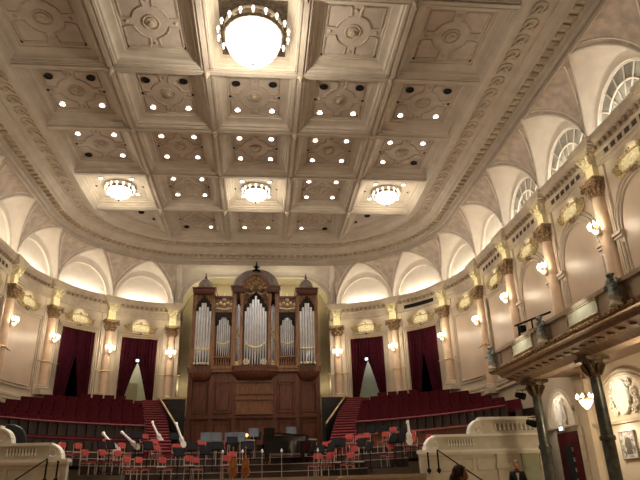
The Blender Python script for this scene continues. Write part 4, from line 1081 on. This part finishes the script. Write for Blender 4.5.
# figures on the parapet
def figure_proto():
    t = thing('statuette', 'x', 'statuette', (0, 0, 0), 0, 'painted bronze figures on the gallery parapet')
    m = M(); m.lathe([(.15, 0), (.16, .05), (.13, .1), (.13, .2), (.16, .24), (.001, .24)], n=10); m.build('pedestal', [WHT], t)
    m = M(); m.lathe([(.001, .24), (.14, .24), (.15, .32), (.12, .5), (.1, .6), (.14, .72), (.15, .8), (.07, .86), (.055, .9), (.001, .91)], n=12, sx=1.1, sy=.8)
    for q in (-1, 1): m.tube([(q * .15, 0, .8), (q * .2, -.02, .68), (q * .17, -.1, .58), (q * .06, -.15, .62)], [.05, .04, .035, .03], 6)
    m.build('robed_body', [STT], t)
    m = M(); m.ball((0, -.01, .97), .085, 0, 10, 7, (.9, 1, 1.15)); m.tube([(0, -.09, .98), (0, -.105, .95)], [.01, .016], 5)
    for q in (-1, 1): m.ball((q * .06, .02, 1.0), .05, 0, 6, 4)
    m.build('head', [STT], t)
    return t
FGP = figure_proto(); FGP.scale = (1.35, 1.2, .88); FG = Kind(FGP)
for k, y in enumerate((23.4, 18.75, 14.3)):
    o = FG.put((XF - .25, y, 5.5), -pi / 2, ['painted figure at the organ end of the right gallery parapet', 'painted figure between the two lit plaques on the right gallery parapet', 'painted figure nearest the right picture edge on the gallery parapet'][k])
# lighting boom on the gallery
t = thing('lighting_boom', 'black lighting boom standing on the end of the right gallery', 'lighting rig', (10.9, 0, 0))
m = M(); m.tube([(-.3, 22.2, 7.0), (-.3, 19.2, 6.72)], .04, 6); m.tube([(-.3, 21.9, 5.58), (-.3, 21.9, 6.98)], .04, 6); m.tube([(-.3, 20.7, 6.85), (-.3, 20.7, 6.45)], .03, 6)
m.tube([(-.3, 21.9, 6.6), (-.3, 22.5, 6.3), (-.3, 22.5, 6.2)], .03, 6); m.box((-.3, 21.9, 5.6), (.5, .5, .05)); m.build('boom', [BLK], t)
m = M(); m.box((-.3, 21.6, 6.72), (.2, .3, .22)); m.build('lamp_head', [BLK], t)
m = M(); m.box((-.3, 20.7, 6.4), (.2, .34, .18)); m.build('lamp_head', [BLK], t)
# black columns
for k, y in enumerate((23.15, 18.68)):
    t = thing('column', ['slim black column under the gallery beside the stage, left of the pair', 'slim black column under the gallery near the right edge, right of the pair'][k], 'column', (11.47, y, 0), 0, 'slim black gallery columns')
    m = M(); m.lathe([(.2, .9), (.205, 2.2), (.17, 4.35)], n=16); m.build('shaft', [COLB], t)
    m = M(); m.lathe([(.24, 2.36), (.25, 2.4), (.25, 2.46), (.24, 2.5)], n=16); m.lathe([(.3, 0), (.3, .5), (.26, .56), (.28, .7), (.21, .9)], n=16); m.build('base', [COLB], t)
    m = M(); m.lathe([(.17, 4.33), (.21, 4.37), (.19, 4.42), (.22, 4.6), (.32, 4.8), (.34, 4.86)], n=14)
    for q in range(8): a = 2 * pi * q / 8; m.tube([(.19 * cos(a), .19 * sin(a), 4.42), (.28 * cos(a), .28 * sin(a), 4.6), (.37 * cos(a), .37 * sin(a), 4.74), (.34 * cos(a), .34 * sin(a), 4.68)], [.05, .07, .05, .02], 5)
    m.box((0, 0, 4.92), (.8, .8, .13)); m.build('capital', [mat('dark_bronze_capital', (.10, .065, .035), .4, .4, var=.4, scale=12)], t)
for k, (dz, yo, xo) in enumerate(((4.45, 23.6, 11.0), (3.35, 23.4, 11.2))):
    t = thing('stage_spotlight', ['black stage spotlight beside the capital of the left black column', 'black stage spotlight clamped halfway up the left black column'][k], 'spotlight', (xo, yo, dz), .4)
    m = M(); m.lathe([(.001, -.2), (.1, -.2), (.13, 0), (.14, .18), (.12, .18), (.001, .15)], n=12); me = m.mesh('lamp_can', [BLK]); c_ = link('lamp_can', me, t); c_.rotation_euler = (1.9, 0, .4)
    m = M(); m.tube([(-.16, 0, 0), (-.16, 0, .22), (.16, 0, .22), (.16, 0, 0)], .015, 5); m.tube([(0, 0, .22), (.35 if k == 0 else .22, -.45 if k == 0 else -.25, .22)], .025, 5); m.build('yoke', [BLK], t)

# under the gallery: aisle wall with lunettes, door, lamp, picture
w = walls[1]
for k, yc in enumerate((25.3, 20.5, 16.0)):
    m = M(); hw = [1.15, 1.85, 1.85][k]
    arc_ = [(yc + hw * cos(t), 3.3 + 1.45 * sin(t)) for t in [pi * i / 18 for i in range(19)]]
    for off, r in ((0, .05), (.14, .06)): m.tube([(HW - .04, yc + (a - yc) * (1 + off / hw), 3.3 + (b - 3.3) * (1 + off / 1.45)) for a, b in arc_], r, 6)
    m.add([(HW - .02, a, b) for a, b in arc_], [tuple(range(19))], 1); m.build('aisle_lunette', [ENT, WAL], w)
    t = thing('cartouche', ['pale plaster relief above the dark red aisle door', 'large pale plaster relief above the framed picture under the gallery', 'pale plaster relief in the aisle lunette beyond the right picture edge'][k], 'wall ornament', (HW - .03, yc, 3.95), -pi / 2, 'plaster reliefs under the gallery')
    m = M(); n = 18; sc_ = [.42, .8, .8][k]
    m.prismy([(.5 * sc_ * cos(a), .52 * sin(a)) for a in [2 * pi * i / n for i in range(n)]], -.08, 0); m.build('medallion', [WHT], t)
    m = M(); m.tube([(.55 * sc_ * cos(a), -.08, .58 * sin(a)) for a in [2 * pi * i / n for i in range(n)]], .06, 6, close=True)
    for q in (-1, 1):
        for x, z, r in ((.85, .1, .16), (.95, -.25, .15), (.7, -.48, .12), (.62, .45, .12)): m.tube([(q * sc_ * (x + r * cos(a)), -.06, z + r * sin(a)) for a in [2 * pi * i / 9 for i in range(9)]], .045, 5, close=True); m.ball((q * sc_ * x, -.07, z), .06, 0, 6, 4)
    m.build('scroll_frame', [COV], t)
    spot('relief_light', (HW - 1.0, yc, 4.85), 60, 100, .05, (1, .9, .72), to=(HW, yc, 3.9))
m = M(); m.bb(HW - .14, HW, 5, 23.6, 3.14, 3.22); m.bb(HW - .1, HW, 5, 23.6, 3.06, 3.14); m.bb(HW - .14, HW, 24.0, 31, 3.3, 3.38); m.build('dado_cornice', [ENT], w)
m = M(); m.bb(HW - .22, HW, 22.8, 23.35, 0, 4.75); m.bb(HW - .28, HW, 22.7, 23.45, 4.75, 4.95); m.bb(HW - .28, HW, 22.7, 23.45, 0, .5); m.build('aisle_pilaster', [WAL], w)
m = M()
for i in range(7):
    for y in (23.95, 26.1): m.bb(HW - .08, HW, y - .16, y + .16, .1 + .46 * i, .52 + .46 * i)
m.build('rusticated_jamb', [WAL], w)
d = thing('door_5', 'dark red double door in the aisle wall under the gallery', 'door', (HW - .03, 25.1, 0), -pi / 2, kind='structure')
m = M(); m.box((0, .0, 1.55), (1.7, .08, 3.1)); m.build('door_leaf', [DRD], d)
m = M(); m.box((0, -.05, 1.45), (.75, .03, 2.3)); m.build('dark_panel', [DRK], d)
m = M()
for z in (1.2, 1.6, 2.0, 2.4): m.box((.38, -.08, z), (.06, .03, .16))
m.build('door_handle', [MET], d)
e = thing('exit_sign', 'small lit exit sign over the dark red aisle door', 'sign', (HW - .12, 25.3, 3.27), -pi / 2)
m = M(); m.box((0, 0, 0), (.4, .08, .2)); m.build('housing', [MET], e)
m = M(); m.box((0, -.045, 0), (.32, .01, .14)); m.build('lit_panel', [SGN], e)
t = thing('aisle_chandelier', 'small crystal chandelier hanging under the right gallery beside a black column', 'chandelier', (12.3, 21.0, 3.95))
m = M(); m.tube([(0, 0, .2), (0, 0, 1.28)], .02, 6); m.lathe([(.001, .25), (.05, .2), (.22, .02), (.3, 0), (.3, -.03), (.05, -.1)], n=14); m.build('frame', [BRS], t)
m = M(); m.lathe([(.26, -.02), (.24, -.12), (.12, -.28), (.02, -.36)], n=16); m.build('crystal_basket', [CRY], t)
for i in range(8):
    a = 2 * pi * i / 8; m = M(); m.lathe([(.03, 0), (.05, .07), (.001, .17)], (.3 * cos(a), .3 * sin(a), .02), 7); m.build('candle_bulb', [BUL], t)
point('aisle_chandelier_glow', (12.2, 21.0, 3.35), 100, .15, (1, .8, .5))
t = thing('framed_picture', 'grey framed picture on the aisle wall under the gallery', 'picture', (HW - .02, 20.8, 2.33), -pi / 2)
m = M(); m.box((0, -.02, 0), (.86, .03, .84)); m.build('print', [PIC], t)
m = M(); m.tube([(-.46, -.04, -.45), (.46, -.04, -.45), (.46, -.04, .45), (-.46, -.04, .45)], .045, 5, close=True); m.build('frame', [mat('silver_grey_frame', (.4, .38, .35), .5)], t)
m = M(); m.ball((0, -.035, .02), .2, 0, 8, 6, (1, .06, 1.2)); m.box((0, -.036, -.24), (.34, .01, .16)); m.build('portrait', [mat('dark_portrait_ink', (.09, .08, .07), .6)], t)
spot('picture_light', (HW - .8, 20.7, 3.2), 60, 120, .05, (1, .9, .72), to=(HW, 20.7, 1.6))
for y in (12, 16): point('aisle_lamp', (12.0, y, 4.3), 110, .2, (1, .8, .5))

# ------------------------------------------------------------------ people
def skin_body(name, joints, edges, radii, parent, mt, root=0, sub=2):
    me = bpy.data.meshes.new(name); me.from_pydata(joints, edges, []); o = bpy.data.objects.new(name, me); COL.objects.link(o)
    md = o.modifiers.new('s', 'SKIN'); sv = me.skin_vertices[0].data
    for i, r in enumerate(radii): sv[i].radius = r if isinstance(r, tuple) else (r, r); sv[i].use_root = (i == root)
    s2 = o.modifiers.new('u', 'SUBSURF'); s2.levels = sub; s2.render_levels = sub
    dg = bpy.context.evaluated_depsgraph_get(); ev = o.evaluated_get(dg); m2 = bpy.data.meshes.new_from_object(ev)
    bpy.data.objects.remove(o); return m2
def head_verts(m, c, r, face, mi=0):
    c = Vector(c); n, k = 20, 16; rows = []
    fx, fy = cos(face), sin(face)
    for j in range(k + 1):
        ph = pi * j / k; row = []
        for i in range(n + 1):
            a = 2 * pi * i / n; x, y, z = sin(ph) * cos(a), sin(ph) * sin(a), cos(ph)
            wx = .78 if z > -.2 else .78 - .28 * (-z - .2); lx = 1.0 if x < 0 else .92
            px, py, pz = x * lx, y * wx, z * 1.22
            if x > .8 and abs(y) < .25 and -.3 < z < .15: px += .22 * (1 - abs(y) / .25) * (1 - (z + .3) / .45)     # nose
            if x > .6 and .1 < z < .35 and .15 < abs(y) < .5: px -= .07                                            # eye sockets
            if x > .7 and -.55 < z < -.42 and abs(y) < .35: px += .05                                               # lips
            if x > .4 and z < -.7: px += .12                                                                        # chin
            row.append((c.x + r * (px * fx - py * fy), c.y + r * (px * fy + py * fx), c.z + r * pz))
        rows.append(row)
    m.grid(rows, mi)
    for q in (-1, 1):
        ex, ey = -.05, q * .8
        m.ball((c.x + r * (ex * fx - ey * fy), c.y + r * (ex * fy + ey * fx), c.z), r * .2, mi, 8, 5, (.6, .6, 1.2))
def person(label, loc, h, face, suit, hair, shirt):
    t = thing('person', label, 'person', loc, 0); s = h / 1.75; fx, fy = cos(face), sin(face); rx, ry = fy, -fx
    def J(f, r, z): return (s * (f * fx + r * rx), s * (f * fy + r * ry), s * z)
    js = [J(0, 0, .98), J(0, 0, 1.15), J(0, 0, 1.35), J(-.01, 0, 1.46), J(.01, 0, 1.56)]; ed = [(0, 1), (1, 2), (2, 3), (3, 4)]; ra = [(.15 * s, .11 * s), (.14 * s, .1 * s), (.16 * s, .11 * s), .06 * s, .055 * s]
    for q in (-1, 1):
        b = len(js)
        js += [J(0, .18 * q, 1.41), J(-.02, .23 * q, 1.15), J(.06, .24 * q, .9), J(.09, .24 * q, .8)]; ed += [(2, b), (b, b + 1), (b + 1, b + 2), (b + 2, b + 3)]; ra += [.06 * s, .047 * s, .033 * s, .03 * s]
        b = len(js)
        js += [J(0, .1 * q, .9), J(.02, .1 * q, .5), J(-.01, .1 * q, .09), J(.14, .11 * q, .04)]; ed += [(0, b), (b, b + 1), (b + 1, b + 2), (b + 2, b + 3)]; ra += [.09 * s, .062 * s, .042 * s, .035 * s]
    me = skin_body('body', js, ed, ra, t, SKN)
    m = M(); m.v = [tuple(v.co) for v in me.vertices]; m.f = [list(p.vertices) for p in me.polygons]; m.m = [0] * len(m.f)
    head_verts(m, J(.03, 0, 1.64), .092 * s, face)
    for q in (-1, 1):                               # hands: palm, four fingers, thumb
        m.ball(J(.1, .24 * q, .75), .045 * s, 0, 8, 6, (.8, .8, 1.1))
        for k in range(4): m.tube([J(.07 + .022 * k, .24 * q, .73), J(.075 + .022 * k, .235 * q, .66), J(.085 + .02 * k, .215 * q, .62 - .006 * (1.5 - abs(k - 1.5)))], [.011 * s, .01 * s, .008 * s], 6)
        m.tube([J(.14, .24 * q, .75), J(.16, .225 * q, .71), J(.155, .215 * q, .67)], [.013 * s, .011 * s, .009 * s], 6)
    m.build('body', [SKN], t)
    ra2 = [(r[0] * 1.13, r[1] * 1.18) if isinstance(r, tuple) else r * 1.3 for r in ra]
    keep = [i for i in range(len(js)) if i not in (4, 8, 16)]
    js2 = list(js); js2[3] = J(0, 0, 1.43)
    mp = {o_: n_ for n_, o_ in enumerate(keep)}
    ed2 = [(mp[a], mp[b]) for a, b in ed if a in mp and b in mp]
    me = skin_body('suit', [js2[i] for i in keep], ed2, [ra2[i] if i != 3 else .075 * s for i in keep], t, suit)
    me.materials.clear(); me.materials.append(suit); me.polygons.foreach_set('use_smooth', [True] * len(me.polygons)); link('suit', me, t)
    m = M(); hc = Vector(J(.005, 0, 1.665)); rows = []
    for j in range(9):
        ph = pi * .62 * j / 8; rows.append([])
        for i in range(21):
            a = 2 * pi * i / 20; x, y, z = sin(ph) * cos(a), sin(ph) * sin(a), cos(ph)
            if x > .35 and z < .55: z = .55 + .02 * j; x = min(x, .8)
            R_ = .105 * s; rows[-1].append((hc.x + R_ * (x * fx - y * .9 * fy), hc.y + R_ * (x * fy + y * .9 * fx), hc.z + R_ * z * 1.15))
    m.grid(rows); 
    if hair is HAI: m.ball(J(-.06, 0, 1.58), .085 * s, 0, 12, 8, (1, 1, 1.3))
    m.build('hair', [hair], t)
    if shirt:
        m = M(); pts = [J(.135, -.05, 1.42), J(.135, .05, 1.42), J(.15, 0, 1.12)]; m.add(pts + [tuple(Vector(p) + Vector(J(-.05, 0, 0))) for p in pts], [(0, 1, 2), (3, 4, 5), (0, 1, 4, 3), (1, 2, 5, 4), (2, 0, 3, 5)]); m.build('shirt_front', [SHT], t)
    return t
person('auburn-haired person in dark clothes seen in profile at the lower edge, facing right', (2.66, 6.8, 0), 1.41, -.15, CLO, HAI, False)
person('person in a dark suit and white shirt standing before the green door', (8.87, 20.0, 0), 1.84, -1.9, CLO, HAG, True)

# ------------------------------------------------------------------ fill lights added for niche and organ, stage beams, world
for x in (-3.9, -1.9, 1.9, 3.9): point('niche_fill', (x, 42.6, 14.35), 40, .15, (1, .88, .62))  # unseen point lights added to brighten the niche
for x in (-2.3, 2.3): point('niche_fill', (x, 41.1, 14.2), 60, .12, (1, .88, .62))
for x in (-5.05, 5.05): point('niche_fill', (x, 42.6, 8.0), 18, .15, (1, .85, .58))
for x in (-4.5, 4.5): spot('organ_fill', (x, 30.0, 17.0), 560, 34, .2, (1, .92, .82), to=(x * .2, 40.3, 10.5))  # spots without fixtures, added to brighten the organ case
for x in (-5, 0, 5): spot('stage_beam', (x, 24.5, 17.0), 260, 50, .2, (1, .72, .62), to=(x * .7, 28.5, 2.0))
wd = bpy.data.worlds.new('night'); scene.world = wd; wd.use_nodes = True
wd.node_tree.nodes['Background'].inputs[0].default_value = (.35, .28, .2, 1); wd.node_tree.nodes['Background'].inputs[1].default_value = .0

# ------------------------------------------------------------------ camera
cam = bpy.data.cameras.new('camera'); co = bpy.data.objects.new('camera', cam); COL.objects.link(co)
pitch, yaw, roll, fpx = 0.398666222, 0.104875016, -0.0286089301, 584.9185
f = Vector((sin(yaw) * cos(pitch), cos(yaw) * cos(pitch), sin(pitch))); r0 = Vector((cos(yaw), -sin(yaw), 0)); u0 = r0.cross(f)
r = r0 * cos(roll) + u0 * sin(roll); u = -r0 * sin(roll) + u0 * cos(roll)
Mx = Matrix((r, u, -f)).transposed().to_4x4(); Mx.translation = (.47, 0, 1.25); co.matrix_world = Mx
cam.sensor_width = 36; cam.lens = fpx / 640 * 36; cam.clip_end = 200
scene.camera = co
scene.view_settings.view_transform = 'Standard'; scene.view_settings.look = 'None'; scene.view_settings.gamma = 1; scene.view_settings.exposure = 0
scene.view_settings.use_curve_mapping = False
cy = scene.cycles
cy.max_bounces = 6; cy.diffuse_bounces = 4; cy.glossy_bounces = 3; cy.sample_clamp_indirect = 6
